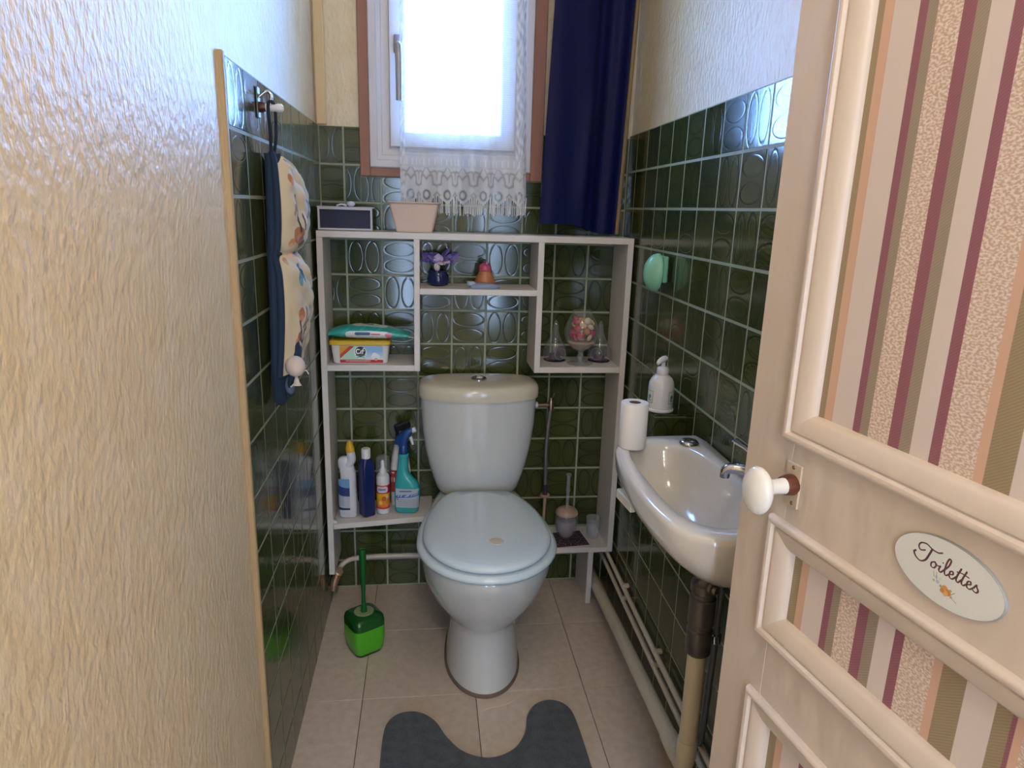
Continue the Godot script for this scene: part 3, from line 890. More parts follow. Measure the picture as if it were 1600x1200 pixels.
func basin() -> void:
	var at := Vector3(0.80, 0.81, 1.04)
	var b := thing("hand_basin", "small white wall-hung hand basin on the right wall", "basin", at)
	var outer := PackedVector2Array()
	for q in smooth_path([Vector3(0.917, 0, 0.792), Vector3(0.85, 0, 0.792), Vector3(0.785, 0, 0.797), Vector3(0.738, 0, 0.815), Vector3(0.709, 0, 0.860), Vector3(0.694, 0, 0.94), Vector3(0.688, 0, 1.03), Vector3(0.688, 0, 1.11), Vector3(0.693, 0, 1.18), Vector3(0.707, 0, 1.24), Vector3(0.738, 0, 1.278), Vector3(0.79, 0, 1.288), Vector3(0.907, 0, 1.288)], 5):
		outer.append(Vector2(q.x - at.x, q.z - at.z))
	var bowl := rounded([Vector2(0.791, 0.836), Vector2(0.750, 0.858), Vector2(0.729, 0.90), Vector2(0.722, 0.97), Vector2(0.721, 1.04), Vector2(0.723, 1.12), Vector2(0.731, 1.185), Vector2(0.757, 1.225), Vector2(0.80, 1.238), Vector2(0.848, 1.215), Vector2(0.872, 1.15), Vector2(0.881, 1.06), Vector2(0.882, 0.98), Vector2(0.872, 0.90), Vector2(0.843, 0.850)].map(func(q): return q - Vector2(at.x, at.z)))
	var c := Vector2(0.0, 0.01)
	var R := func(y: float, s: float) -> PackedVector3Array:   # outer outline drawn towards the wall
		var r := polar(outer, c, y)
		var out := PackedVector3Array()
		for q in r: out.append(Vector3(0.113 - (0.113 - q.x) * s, y, 0.01 + (q.z - 0.01) * pow(s, 0.75)))
		return out
	var rings := [R.call(-0.155, 0.22), R.call(-0.150, 0.36), R.call(-0.132, 0.56), R.call(-0.108, 0.74), R.call(-0.080, 0.88), R.call(-0.055, 0.965), R.call(-0.038, 0.99), R.call(-0.012, 1.0), R.call(-0.003, 0.996), R.call(0.001, 0.975)]
	var edge := polar(bowl, c, 0.0, 64, 1.05)
	rings.append(edge)
	for e in [[1.0, -0.004], [0.965, -0.016], [0.90, -0.045], [0.78, -0.082], [0.58, -0.108], [0.30, -0.118], [0.10, -0.120]]:
		rings.append(polar(bowl, c, e[1], 64, e[0]))
	part(b, "bowl", loft(rings), m_ceramic)
	part(b, "waste", lathe([[0.022, 0.0], [0.022, 0.002], [0.016, 0.003], [0.012, 0.001]], 20), m_chrome, Vector3(0.0, -0.119, 0.01))
	part(b, "tap_hole_cover", lathe([[0.021, 0.0], [0.021, 0.002], [0.017, 0.007], [0.008, 0.0085]], 24), m_chrome, Vector3(0.073, 0.001, -0.192))
	var tap := part(b, "tap", lathe([[0.021, 0.0], [0.021, 0.003], [0.016, 0.006], [0.014, 0.045], [0.016, 0.05], [0.012, 0.056]], 20), m_chrome, Vector3(0.092, 0.001, 0.075))
	part(tap, "spout", tube(smooth_path([Vector3(0, 0.034, 0), Vector3(-0.02, 0.040, -0.010), Vector3(-0.040, 0.040, -0.020), Vector3(-0.047, 0.034, -0.024), Vector3(-0.048, 0.022, -0.024)], 5), [0.011, 0.010, 0.009, 0.009, 0.0085], 14), m_chrome)
	part(tap, "tap_handle", joined([[lathe([[0.006, 0.056], [0.006, 0.060], [0.015, 0.062], [0.015, 0.070], [0.010, 0.074]], 16), Transform3D()], [tube(smooth_path([Vector3(0, 0.066, 0), Vector3(0.0, 0.067, -0.05), Vector3(0.002, 0.064, -0.095)], 4), [0.006, 0.005, 0.0065], 12), Transform3D()]]), m_chrome)
	# square-edged paper holder under the near side of the basin
	var h := thing("towel_holder", "cream plastic holder hanging under the rim of the hand basin", "holder", Vector3(0.716, 0.74, 0.97))
	part(h, "holder_body", box(Vector3(0.012, 0.020, 0.075), 0.002), mat("d9d2c0", 0.4), Vector3(-0.012, -0.002, 0.0), Vector3(0, 0.1, 0.0))
	part(h, "holder_arm", box(Vector3(0.05, 0.006, 0.05), 0.002), mat("cfc4ae", 0.45), Vector3(0.018, 0.004, 0.012), Vector3(0, 0, 0.05))
	# waste pipe
	var w := thing("waste_pipe", "cream waste pipe dropping from the hand basin and running along the floor edge", "pipe", Vector3(0.85, 0.0, 1.04))
	part(w, "bottle_trap", lathe([[0.020, 0.445], [0.0245, 0.45], [0.0255, 0.50], [0.0220, 0.503], [0.0220, 0.511], [0.0255, 0.514], [0.0255, 0.570], [0.0220, 0.573], [0.0220, 0.580], [0.0260, 0.584], [0.0255, 0.600], [0.019, 0.606], [0.017, 0.615], [0.017, 0.655]], 24), mat("66625f", 0.35, 0.5), Vector3(-0.003, 0, 0.012))
	part(w, "trap_nut", lathe([[0.013, 0.0], [0.013, 0.006], [0.009, 0.008], [0.008, 0.014]], 16), mat("8d857c", 0.3, 0.9), Vector3(0.002, 0.60, 0.032), Vector3(PI / 2, 0.5, 0))
	part(w, "trap_elbow", tube(smooth_path([Vector3(0, 0.63, 0.012), Vector3(0.012, 0.627, 0.035), Vector3(0.03, 0.62, 0.05), Vector3(0.05, 0.60, 0.055)], 5), 0.010, 12), mat("8d857c", 0.3, 0.9))
	part(w, "pipe", tube(smooth_path([Vector3(-0.003, 0.45, 0.012), Vector3(-0.003, 0.40, 0.013), Vector3(-0.003, 0.25, 0.014), Vector3(-0.002, 0.19, 0.01), Vector3(0.002, 0.158, -0.012), Vector3(0.008, 0.143, -0.05), Vector3(0.012, 0.135, -0.12), Vector3(0.026, 0.09, -0.60), Vector3(0.034, 0.06, -0.87), Vector3(0.04, 0.045, -1.02)], 8), 0.0185, 20), m_cream_pipe)
	part(w, "joint", tube(smooth_path([Vector3(0.0085, 0.142, -0.055), Vector3(0.012, 0.135, -0.12)], 4), 0.0205, 20), m_cream_pipe)
	part(w, "joint", tube(smooth_path([Vector3(-0.003, 0.205, 0.013), Vector3(-0.003, 0.245, 0.014)], 4), 0.0205, 20), m_cream_pipe)
	# two thin supply pipes along the wall
	for i in 2:
		var y := [0.18, 0.139][i] as float
		var p := thing("supply_pipe", ["upper of the two thin cream pipes low on the right wall", "lower of the two thin cream pipes low on the right wall"][i], "pipe", Vector3(0.905, y, 0.5), 0.0, "thin supply pipes on the right wall")
		part(p, "pipe", tube(smooth_path([Vector3(0.012, 0.0, -0.49), Vector3(0.002, 0.0, 0.0), Vector3(-0.008, 0.002, 0.6), Vector3(-0.010, 0.002, 0.72)], 4), 0.0068, 12), m_cream_pipe)
		for z in [-0.13, 0.19]:
			part(p, "pipe_clip", box(Vector3(0.022, 0.012, 0.014), 0.003), mat("c9b79c", 0.5), Vector3(0.008 - 0.0205 * (z + 0.0) * 0.8, 0.006, z))
	var g := thing("riser_pipe", "thin grey pipe rising to the tap behind the waste pipe", "pipe", Vector3(0.892, 0.0, 1.02))
	part(g, "pipe", tube(smooth_path([Vector3(0, 0.19, -0.02), Vector3(0, 0.22, 0.0), Vector3(0, 0.45, 0.01), Vector3(-0.002, 0.68, 0.02)], 6), 0.0075, 12), mat("7d8288", 0.4, 0.4))
	part(g, "valve", lathe([[0.008, 0.0], [0.012, 0.003], [0.012, 0.02], [0.008, 0.023]], 12), m_chrome, Vector3(0, 0.45, 0.01))
	# tiled boxing behind the basin
	var k := thing("tiled_box", "small green tiled ledge on the right wall behind the basin", "ledge", Vector3(0.886, 0.70, 0.645))
	bx(k, "box_body", Vector3(-0.038, 0.005, -0.052), Vector3(0.040, 0.122, 0.046), m_grout, 0.0)
	var cache := {}
	tile_piece(k, cache, Vector2(0.078, 0.106), Vector3(0.0, 0.068, 0.051), Basis(), 7, false)
	tile_piece(k, cache, Vector2(0.098, 0.106), Vector3(-0.043, 0.068, -0.001), Basis(Vector3.UP, -PI / 2), 9, true)
	tile_piece(k, cache, Vector2(0.076, 0.096), Vector3(0.0, 0.127, -0.002), Basis(Vector3.RIGHT, -PI / 2), 12, false)

func left_pipe() -> void:
	var p := thing("drain_hose", "pale pipe running low along the back wall left of the toilet", "pipe", Vector3(0.15, 0.13, 0.05))
	part(p, "pipe", tube(smooth_path([Vector3(0.25, 0.010, 0.0), Vector3(0.139, 0.008, 0.0), Vector3(0.02, 0.009, 0.0), Vector3(-0.063, 0.005, 0.0), Vector3(-0.10, -0.003, 0.004), Vector3(-0.122, -0.018, 0.02), Vector3(-0.134, -0.045, 0.05)], 6), 0.0085, 14), mat("c6b8aa", 0.5))
	var f := thing("pipe_fitting", "worn brass pipe elbow at the foot of the left shelf panel", "fitting", Vector3(0.018, 0.10, 0.115))
	part(f, "elbow", tube(smooth_path([Vector3(0.006, 0.022, -0.012), Vector3(0.004, 0.006, 0.004), Vector3(-0.002, -0.012, 0.018), Vector3(-0.004, -0.032, 0.024)], 5), [0.012, 0.013, 0.012, 0.010], 12), mat("9a7a5c", 0.45, 0.5))
	part(f, "collar", lathe([[0.013, 0.0], [0.016, 0.003], [0.016, 0.014], [0.013, 0.017]], 8), mat("b89c7c", 0.4, 0.5), Vector3(0.006, 0.012, -0.008), Vector3(0.5, 0, -0.5))

# ---------------------------------------------------------------- curtains
func curtains() -> void:
	# dark blue satin curtain
	var c := thing("satin_curtain", "long dark navy satin curtain hanging right of the window with gold braid edge", "curtain", Vector3(0.78, 1.22, 0.10))
	var cm := mat("0c1548", 0.55)
	cm.metallic_specular = 0.3
	cm.rim_enabled = true
	cm.rim = 0.10
	cm.rim_tint = 0.6
	var grid := []
	var nv := 40
	var nu := 60
	for i in nv + 1:
		var v := float(i) / nv            # 0 bottom
		var r := PackedVector3Array()
		for j in nu + 1:
			var u := float(j) / nu
			var x0 := lerpf(0.645, 0.668, clampf(v / 0.75, 0, 1.3))
			var x1 := lerpf(0.899, 0.916, clampf(v / 0.75, 0, 1.3))
			var drop := lerpf(1.246, 1.219, clampf((u - 0.40) * 2.6, 0.0, 1.0))
			var y := lerpf(drop, 2.16, v)
			var f := 0.018 * sin(u * 5.2 + 0.4 + 0.3 * sin(v * 2.2)) + 0.006 * sin(u * 11.0 + v * 1.0 + 1.0) - 0.020 * smoothstep(0.52, 0.60, u) + 0.008 * sin(u * 24.0) * smoothstep(0.55, 0.7, u)
			f += 0.010 * exp(-pow((u - 0.55 - 0.12 * (v - 0.5)) / 0.1, 2.0)) * sin(v * 7.0)
			if u > 0.6: f -= 0.02 * (u - 0.6)
			r.append(Vector3(lerpf(x0, x1, u) - 0.78, y - 1.22, 0.0 + f + 0.01))
		grid.append(r)
	part(c, "cloth", sheet(grid), cm)
	var edge := []
	for i in nv + 1: edge.append(grid[i][nu] + Vector3(-0.001, 0, 0.007))
	var braid := mat("a08a62", 0.6)
	braid.heightmap_enabled = true
	braid.heightmap_texture = noise_tex(256, 0.15, 77, [], 2)
	braid.heightmap_scale = 0.3
	braid.uv1_triplanar = true
	braid.uv1_scale = Vector3(12, 12, 12)
	part(c, "gold_braid", tube(PackedVector3Array(edge), 0.0062, 8), braid)
	# lace half-curtain: the figure of the lace is a woven pattern in its cloth
	var l := thing("lace_curtain", "white lace net curtain with scalloped fringed hem over the window", "curtain", Vector3(0.42, 1.27, 0.05))
	var iw := 512
	var ih := 1024
	var im := Image.create(iw, ih, false, Image.FORMAT_RGBA8)
	for y in ih:
		var m := (1.0 - (y + 0.5) / ih) * 0.86      # metres above the hem of the cloth
		for x in iw:
			var u := (x + 0.5) / iw
			var a := 0.32 + 0.10 * sin(x * 1.9) + 0.04 * sin(y * 0.9)
			var cell := fposmod(u * 7.0, 1.0) - 0.5
			if m < 0.022 + 0.016 * (1.0 - absf(cell) * 2.0) and m < 0.038:
				pass
			if m < 0.105:
				var hem := 0.026 * (absf(cell) * 2.0)
				if m < hem: a = 0.0
				else:
					a = 0.80
					var q := Vector2(cell * 1.25, (m - 0.035) / 0.075)
					var rr := q.length()
					a -= 0.55 * exp(-pow((Vector2(q.x * 2.4, (m - 0.028) / 0.024).length() - 0.5) / 0.16, 2.0))
					a -= 0.38 * exp(-pow((rr - 0.62 - 0.1 * sin(atan2(q.y, q.x) * 7.0)) / 0.07, 2.0))
					a -= 0.35 * exp(-pow((rr - 0.88 + 0.08 * cos(atan2(q.y, q.x) * 10.0)) / 0.045, 2.0))
			elif m < 0.135:
				a = 0.68
				if fposmod(u * 26.0, 1.0) < 0.22 and m > 0.112 and m < 0.130: a = 0.95
			elif m < 0.145: a = 0.60
			if u > 0.90 or u < 0.03:
				a = maxf(a, 0.60 + 0.30 * sin(y * 0.11 + 2.0 * sin(x * 0.13)) * sin(x * 0.31 + 1.5 * sin(y * 0.05)))
				if m < 0.026 * absf(cell) * 2.0: a = 0.0
			im.set_pixel(x, y, Color(1, 1, 1, clampf(a, 0.0, 0.95)))
	var lm := tex_mat(tex(im), 0.9)
	lm.albedo_color = Color(0.95, 0.95, 0.96)
	lm.transparency = BaseMaterial3D.TRANSPARENCY_ALPHA
	lm.backlight_enabled = true
	lm.backlight = Color(0.45, 0.45, 0.48)
	var lg := []
	var un := 72
	var vn := 24
	for i in vn + 1:
		var v := float(i) / vn
		var r := PackedVector3Array()
		for j in un + 1:
			var u := float(j) / un
			var x := lerpf(lerpf(0.238, 0.244, v), lerpf(0.616, 0.590, v), u)
			x += 0.010 * sin(u * 22.0) * (0.4 + 0.6 * v)
			var z := 0.010 * sin(u * 22.0 + 1.0 + v) + 0.006 * sin(u * 47.0 + v * 2.0)
			z += 0.012 * exp(-pow((u - 0.55) / 0.05, 2.0))
			r.append(Vector3(x - 0.42, 0.022 + v * 0.86, z))
		lg.append(r)
	var lt := PackedVector3Array()
	var st := SurfaceTool.new()
	st.begin(Mesh.PRIMITIVE_TRIANGLES)
	for i in vn:
		for j in un:
			for q in [[i, j], [i + 1, j + 1], [i, j + 1], [i, j], [i + 1, j], [i + 1, j + 1]]:
				st.set_smooth_group(1)
				st.set_uv(Vector2(float(q[1]) / un, 1.0 - float(q[0]) / vn))
				st.add_vertex(lg[q[0]][q[1]])
	st.generate_normals()
	part(l, "lace_cloth", st.commit(), lm)
	var strands := []
	var thread := box(Vector3(0.0016, 1.0, 0.0009), 0.0)
	for j in 150:
		var u := (j + 0.5) / 150.0
		if wobble(j * 3) > 0.55: continue
		var cell := fposmod(u * 7.0, 1.0) - 0.5
		var top := 0.024 + 0.026 * absf(cell) * 2.0
		var bot := -0.006 + 0.010 * absf(wobble(j)) - 0.004
		var x := lerpf(0.238, 0.616, u) + 0.004 * sin(u * 22.0) - 0.42
		var z := 0.010 * sin(u * 22.0 + 1.0) + 0.006 * sin(u * 47.0)
		strands.append([thread, Transform3D(Basis(Vector3(0, 0, 1), wobble(j + 40) * 0.05).scaled_local(Vector3(1, top - bot, 1)), Vector3(x, (top + bot) / 2, z))])
	var fr := part(l, "fringe", joined(strands), mat("e8e6e6", 0.9))
	fr.set_meta("kind", "stuff")

# ---------------------------------------------------------------- things on the shelves
func shelf_things() -> void:
	# top board
	var b := thing("display_box", "navy fronted white framed box on the left end of the top board", "box", Vector3(0.085, 1.2125, 0.10), 0.03)
	bx(b, "box_body", Vector3(-0.074, 0, -0.035), Vector3(0.074, 0.062, 0.035), mat("1c2040", 0.6), 0.002)
	part(b, "box_frame", frame_loft(-0.076, 0.0, 0.076, 0.063, [[0.0, 0.02], [0.0, 0.044], [0.0015, 0.046], [0.0055, 0.046], [0.006, 0.044], [0.006, 0.034], [0.0, 0.034]]), mat("c9c5cc", 0.45))
	bx(b, "box_lid", Vector3(-0.077, 0.062, -0.036), Vector3(0.080, 0.0655, 0.0465), mat("c9c5cc", 0.45), 0.001)
	var q := thing("trinket", "small white trinket lying on the navy fronted box", "trinket", Vector3(0.088, 1.2782, 0.11))
	part(q, "ball", ellipsoid(0.012, 0.0075, 0.010, 16), mat("dcd8e6", 0.6), Vector3(0.012, 0.0075, 0))
	part(q, "ribbon", tube(smooth_path([Vector3(-0.028, 0.002, 0), Vector3(-0.014, 0.006, 0.004), Vector3(0.0, 0.003, 0)], 6), 0.0024, 8), mat("dcd8e6", 0.6))
	var p := thing("tapered_planter", "pale pink tapered rectangular container on the top board under the lace", "planter", Vector3(0.281, 1.2122, 0.116), -0.05)
	part(p, "planter_body", loft([superellipse(0, 0, 0.052, 0.030, 0.0, 9.0, 40), superellipse(0, 0, 0.0525, 0.031, 0.003, 9.0, 40), superellipse(0, 0, 0.071, 0.044, 0.078, 9.0, 40), superellipse(0, 0, 0.0775, 0.050, 0.082, 9.0, 40), superellipse(0, 0, 0.0775, 0.050, 0.0845, 9.0, 40), superellipse(0, 0, 0.069, 0.042, 0.083, 9.0, 40), superellipse(0, 0, 0.051, 0.029, 0.006, 9.0, 40)], true, true, true, [1, 2, 3, 4, 5, 6]), mat("e0c6b6", 0.6))
	# middle shelf: flowers in a dark vase, lidded pot, folded cloth
	var v := thing("flower_vase", "dark blue glass vase of purple fabric flowers on the middle shelf", "vase", Vector3(0.350, 1.0538, 0.075))
	part(v, "vase", lathe([[0.022, 0.0], [0.030, 0.004], [0.034, 0.018], [0.031, 0.032], [0.026, 0.042], [0.028, 0.047], [0.025, 0.046], [0.022, 0.04]], 28), mat("202850", 0.08))
	var pet := [mat("a48fd0", 0.7), mat("8a76c4", 0.7), mat("d8c4dc", 0.7), mat("6c58b0", 0.7)]
	for m in pet:
		m.backlight_enabled = true
		m.backlight = Color(0.25, 0.2, 0.35)
	for i in 40:
		var a := i * 2.399
		var tilt := 0.35 + 0.95 * fposmod(i * 0.37, 1.0)
		var ln := 0.030 + 0.010 * absf(wobble(i))
		var rowsx := []
		for r in 6:
			var s := r / 5.0
			var wd := 0.014 * sin(PI * (0.12 + 0.83 * s)) + 0.001
			var rr := PackedVector3Array()
			for k in 5:
				var e := k / 2.0 - 1.0
				rr.append(Vector3(e * wd, s * ln, 0.006 * e * e + 0.010 * s * s + 0.002 * sin(6.0 * s + i)))
			rowsx.append(rr)
		var c2 := Vector3([0.0, -0.028, 0.036, 0.008][i % 4], [0.070, 0.074, 0.070, 0.083][i % 4], [0.014, -0.005, 0.0, -0.012][i % 4])
		var o := part(v, "petal", sheet(rowsx), pet[2 if i % 8 == 0 else i % 2 if i % 4 < 2 else 3 if i % 5 == 0 else 0], c2)
		o.basis = Basis(Vector3.UP, a) * Basis(Vector3.RIGHT, tilt)
	part(v, "flower_heart", ellipsoid(0.010, 0.014, 0.008, 14), mat("d8c8c4", 0.7), Vector3(-0.004, 0.058, 0.030), Vector3(0.5, 0, 0.1))
	for i in 4:
		part(v, "stem", tube(smooth_path([Vector3(0, 0.02, 0), Vector3([0.0, -0.012, 0.016, 0.004][i], 0.045, 0.0), Vector3([0.0, -0.028, 0.036, 0.008][i], 0.072, [0.014, -0.005, 0.0, -0.012][i])], 4), 0.0018, 6), mat("2a3a30", 0.6))
	var u := thing("lidded_pot", "small orange and pink bell-shaped lidded pot on the middle shelf", "pot", Vector3(0.492, 1.0538, 0.075))
	part(u, "pot_body", lathe([[0.030, 0.0], [0.033, 0.004], [0.0325, 0.014], [0.026, 0.028], [0.021, 0.040], [0.018, 0.046]], 28), mat("c07a52", 0.35))
	var pl := part(u, "pot_lid", lathe([[0.0185, 0.046], [0.0205, 0.049], [0.0185, 0.054], [0.0195, 0.058], [0.017, 0.064], [0.010, 0.070], [0.003, 0.073]], 28), mat("b4506a", 0.35))
	part(pl, "pot_knob", ellipsoid(0.006, 0.006, 0.006, 14), mat("4a4468", 0.4), Vector3(-0.004, 0.0765, 0))
	part(pl, "pearl", ellipsoid(0.0045, 0.0045, 0.0045, 12), mat("c890a0", 0.3), Vector3(0.004, 0.071, 0.013))
	var cl := thing("folded_cloth", "grey blue folded cloth lying in front of the lidded pot", "cloth", Vector3(0.485, 1.0538, 0.132), 0.12)
	var cm := mat("8f95ae", 0.85)
	part(cl, "cloth_fold", loft([superellipse(0, 0, 0.044, 0.020, 0.0, 3.0), superellipse(0.002, 0, 0.046, 0.022, 0.004, 3.0), superellipse(0.002, 0, 0.045, 0.021, 0.009, 3.0), superellipse(0.0, -0.001, 0.036, 0.017, 0.013, 3.0), superellipse(-0.006, -0.002, 0.020, 0.010, 0.0155, 3.0)]), cm)
	part(cl, "cloth_flap", loft([superellipse(-0.034, -0.004, 0.014, 0.012, 0.008, 2.5, 20), superellipse(-0.036, -0.004, 0.015, 0.013, 0.014, 2.5, 20), superellipse(-0.040, -0.004, 0.010, 0.009, 0.020, 2.5, 20)]), mat("a8b0c4", 0.85))
	# left shelf: wipes tub and packet
	var tub := thing("wipes_tub", "white plastic tub with yellow lid lettered Cif on the left shelf", "tub", Vector3(0.119, 0.8248, 0.108))
	part(tub, "tub_body", loft([superellipse(0, 0, 0.078, 0.036, 0.0, 8.0, 40), superellipse(0, 0, 0.080, 0.038, 0.003, 8.0, 40), superellipse(0, 0, 0.086, 0.042, 0.058, 8.0, 40)], true, true, true, [1]), mat("dcd6d4", 0.35))
	part(tub, "tub_lid", loft([superellipse(0, 0, 0.087, 0.043, 0.056, 8.0, 40), superellipse(0, 0, 0.0905, 0.046, 0.058, 8.0, 40), superellipse(0, 0, 0.0905, 0.046, 0.067, 8.0, 40), superellipse(0, 0, 0.087, 0.043, 0.070, 8.0, 40)], true, true, true, [1, 2, 3]), mat("d8b228", 0.35))
	var ci := canvas(256, 104, "d6e4dc")
	for y in 104:
		for x in 256:
			var c := Color("b8dcc8")
			if x > 128 + y * 0.3: c = Color("8fbce4").lerp(Color("dfe8f0"), clampf((y - 30) / 50.0, 0, 1))
			if x + y * 1.1 < 86: c = Color("e0a030") if x + y * 1.1 < 58 else Color("c84a34")
			if y > 84: c = Color("c0262e")
			ci.set_pixel(x, y, c)
	dab(ci, 122, 40, 38, Color("e8f2ee"))
	dab(ci, 122, 34, 31, Color("1f2b2c"))
	var wh := Color("f4f6f4")
	stroke(ci, [Vector2(116, 22), Vector2(104, 20), Vector2(97, 33), Vector2(104, 46), Vector2(117, 43)], 3.4, wh)
	stroke(ci, [Vector2(125, 30), Vector2(124, 46)], 3.0, wh)
	dab(ci, 126, 21, 3.6, Color("c84a34"))
	stroke(ci, [Vector2(146, 16), Vector2(138, 18), Vector2(136, 30), Vector2(134, 47)], 3.0, wh)
	stroke(ci, [Vector2(129, 29), Vector2(145, 29)], 2.6, wh)
	stroke(ci, [Vector2(98, 58), Vector2(146, 58)], 3.0, Color("3a6a70"))
	stroke(ci, [Vector2(102, 68), Vector2(142, 68)], 2.4, Color("5a8a90"))
	stroke(ci, [Vector2(36, 93), Vector2(180, 93)], 2.6, Color("e8b8b4"))
	for e in [[206, 56, 16], [222, 64, 14], [196, 66, 12]]: dab(ci, e[0], e[1], e[2], Color("eef2f6"))
	dab(ci, 214, 82, 9, Color("d8b090"))
	var lab := part(tub, "tub_label", label_plate(0.126, 0.051, 0.0008), tex_mat(tex(ci), 0.35), Vector3(0.004, 0.0290, 0.0404), Vector3(0.073, 0, 0))
	lab.name = "tub_label"
	var pk := thing("wipes_packet", "soft turquoise packet of wipes lying on the yellow lidded tub", "packet", Vector3(0.140, 0.8955, 0.108), -0.05)
	var wi := canvas(256, 128, "349e98")
	for y in 128:
		for x in 256:
			if fposmod(x * 0.02 + y * 0.013, 1.0) < 0.25: wi.set_pixel(x, y, Color("46b0a8"))
	stroke(wi, [Vector2(70, 94), Vector2(180, 94)], 15.0, Color("e2e6e4"), 0.0, false)
	stroke(wi, [Vector2(92, 92), Vector2(128, 92)], 7.0, Color("4a6a98"), 0.0, false)
	stroke(wi, [Vector2(140, 94), Vector2(164, 94)], 3.0, Color("d0706c"), 0.0, false)
	dab(wi, 192, 96, 11, Color("d87890"))
	stroke(wi, [Vector2(90, 44), Vector2(170, 44)], 16.0, Color("d4dcd0"), 0.0, false)
	stroke(wi, [Vector2(110, 40), Vector2(136, 44)], 6.0, Color("3a5048"), 0.0, false)
	var rings := []
	for i in 17:
		var s := i / 16.0
		var x := lerpf(-0.112, 0.124, s)
		var fat := pow(sin(PI * clampf(0.04 + 0.92 * s, 0, 1)), 0.55)
		var hz := lerpf(0.030, 0.044, fat)
		var hy := 0.0015 + 0.0225 * fat * (1.0 - 0.25 * s)
		var yc := hy + 0.001 + (0.010 * (1.0 - fat) if s < 0.5 else 0.006 * (1.0 - fat)) - 0.0
		var r := PackedVector3Array()
		for j in 28:
			var a := TAU * j / 28
			r.append(Vector3(x, yc + signf(sin(a)) * pow(absf(sin(a)), 0.8) * hy + 0.001 * sin(i * 2.1 + j), cos(a) * hz))
		rings.append(r)
	var wm := packet_mesh(rings)
	part(pk, "packet_body", wm, tex_mat(tex(wi), 0.28))
	for s in [[-0.119, 0.012, 0.15], [0.131, 0.010, -0.2]]:
		part(pk, "sealed_end", box(Vector3(0.016, 0.002, 0.062), 0.0005), mat("38a494" if s[0] < 0 else "c8cec8", 0.3), Vector3(s[0], s[1], 0), Vector3(0, 0, s[2]))

func packet_mesh(rings: Array) -> ArrayMesh:   # top and front get picture coordinates
	var m := loft(rings)
	var arr := m.surface_get_arrays(0)
	var vs: PackedVector3Array = arr[Mesh.ARRAY_VERTEX]
	var uv := PackedVector2Array()
	for q in vs:
		var along := (q.x + 0.112) / 0.236
		var down := clampf(0.5 + q.z / 0.09, 0, 1) * 0.62 + clampf((0.03 - q.y) / 0.03, 0, 1) * 0.38 * (1.0 if q.z > 0.02 else 0.0)
		uv.append(Vector2(along, down))
	arr[Mesh.ARRAY_TEX_UV] = uv
	var am := ArrayMesh.new()
	am.add_surface_from_arrays(Mesh.PRIMITIVE_TRIANGLES, arr)
	return am

func label_plate(w: float, h: float, d: float) -> ArrayMesh:
	return box(Vector3(w, h, d), 0.0002)

func wrap_label(r: float, y0: float, y1: float, a0: float, a1: float, rz := -1.0, n := 16, e := 2.0) -> ArrayMesh:   # a curved label, angles from +z towards +x
	var st := SurfaceTool.new()
	st.begin(Mesh.PRIMITIVE_TRIANGLES)
	for i in n:
		var c := []
		for k in [i, i + 1]:
			var a := lerpf(a0, a1, float(k) / n)
			for y in [y0, y1]: c.append([Vector3(signf(sin(a)) * pow(absf(sin(a)), 2.0 / e) * r, y, signf(cos(a)) * pow(absf(cos(a)), 2.0 / e) * (r if rz < 0 else rz)), Vector2(float(k) / n, 0.0 if y == y1 else 1.0)])
		for q in [c[0], c[1], c[3], c[0], c[3], c[2]]:
			st.set_smooth_group(1)
			st.set_uv(q[1])
			st.add_vertex(q[0])
	st.generate_normals()
	return st.commit()

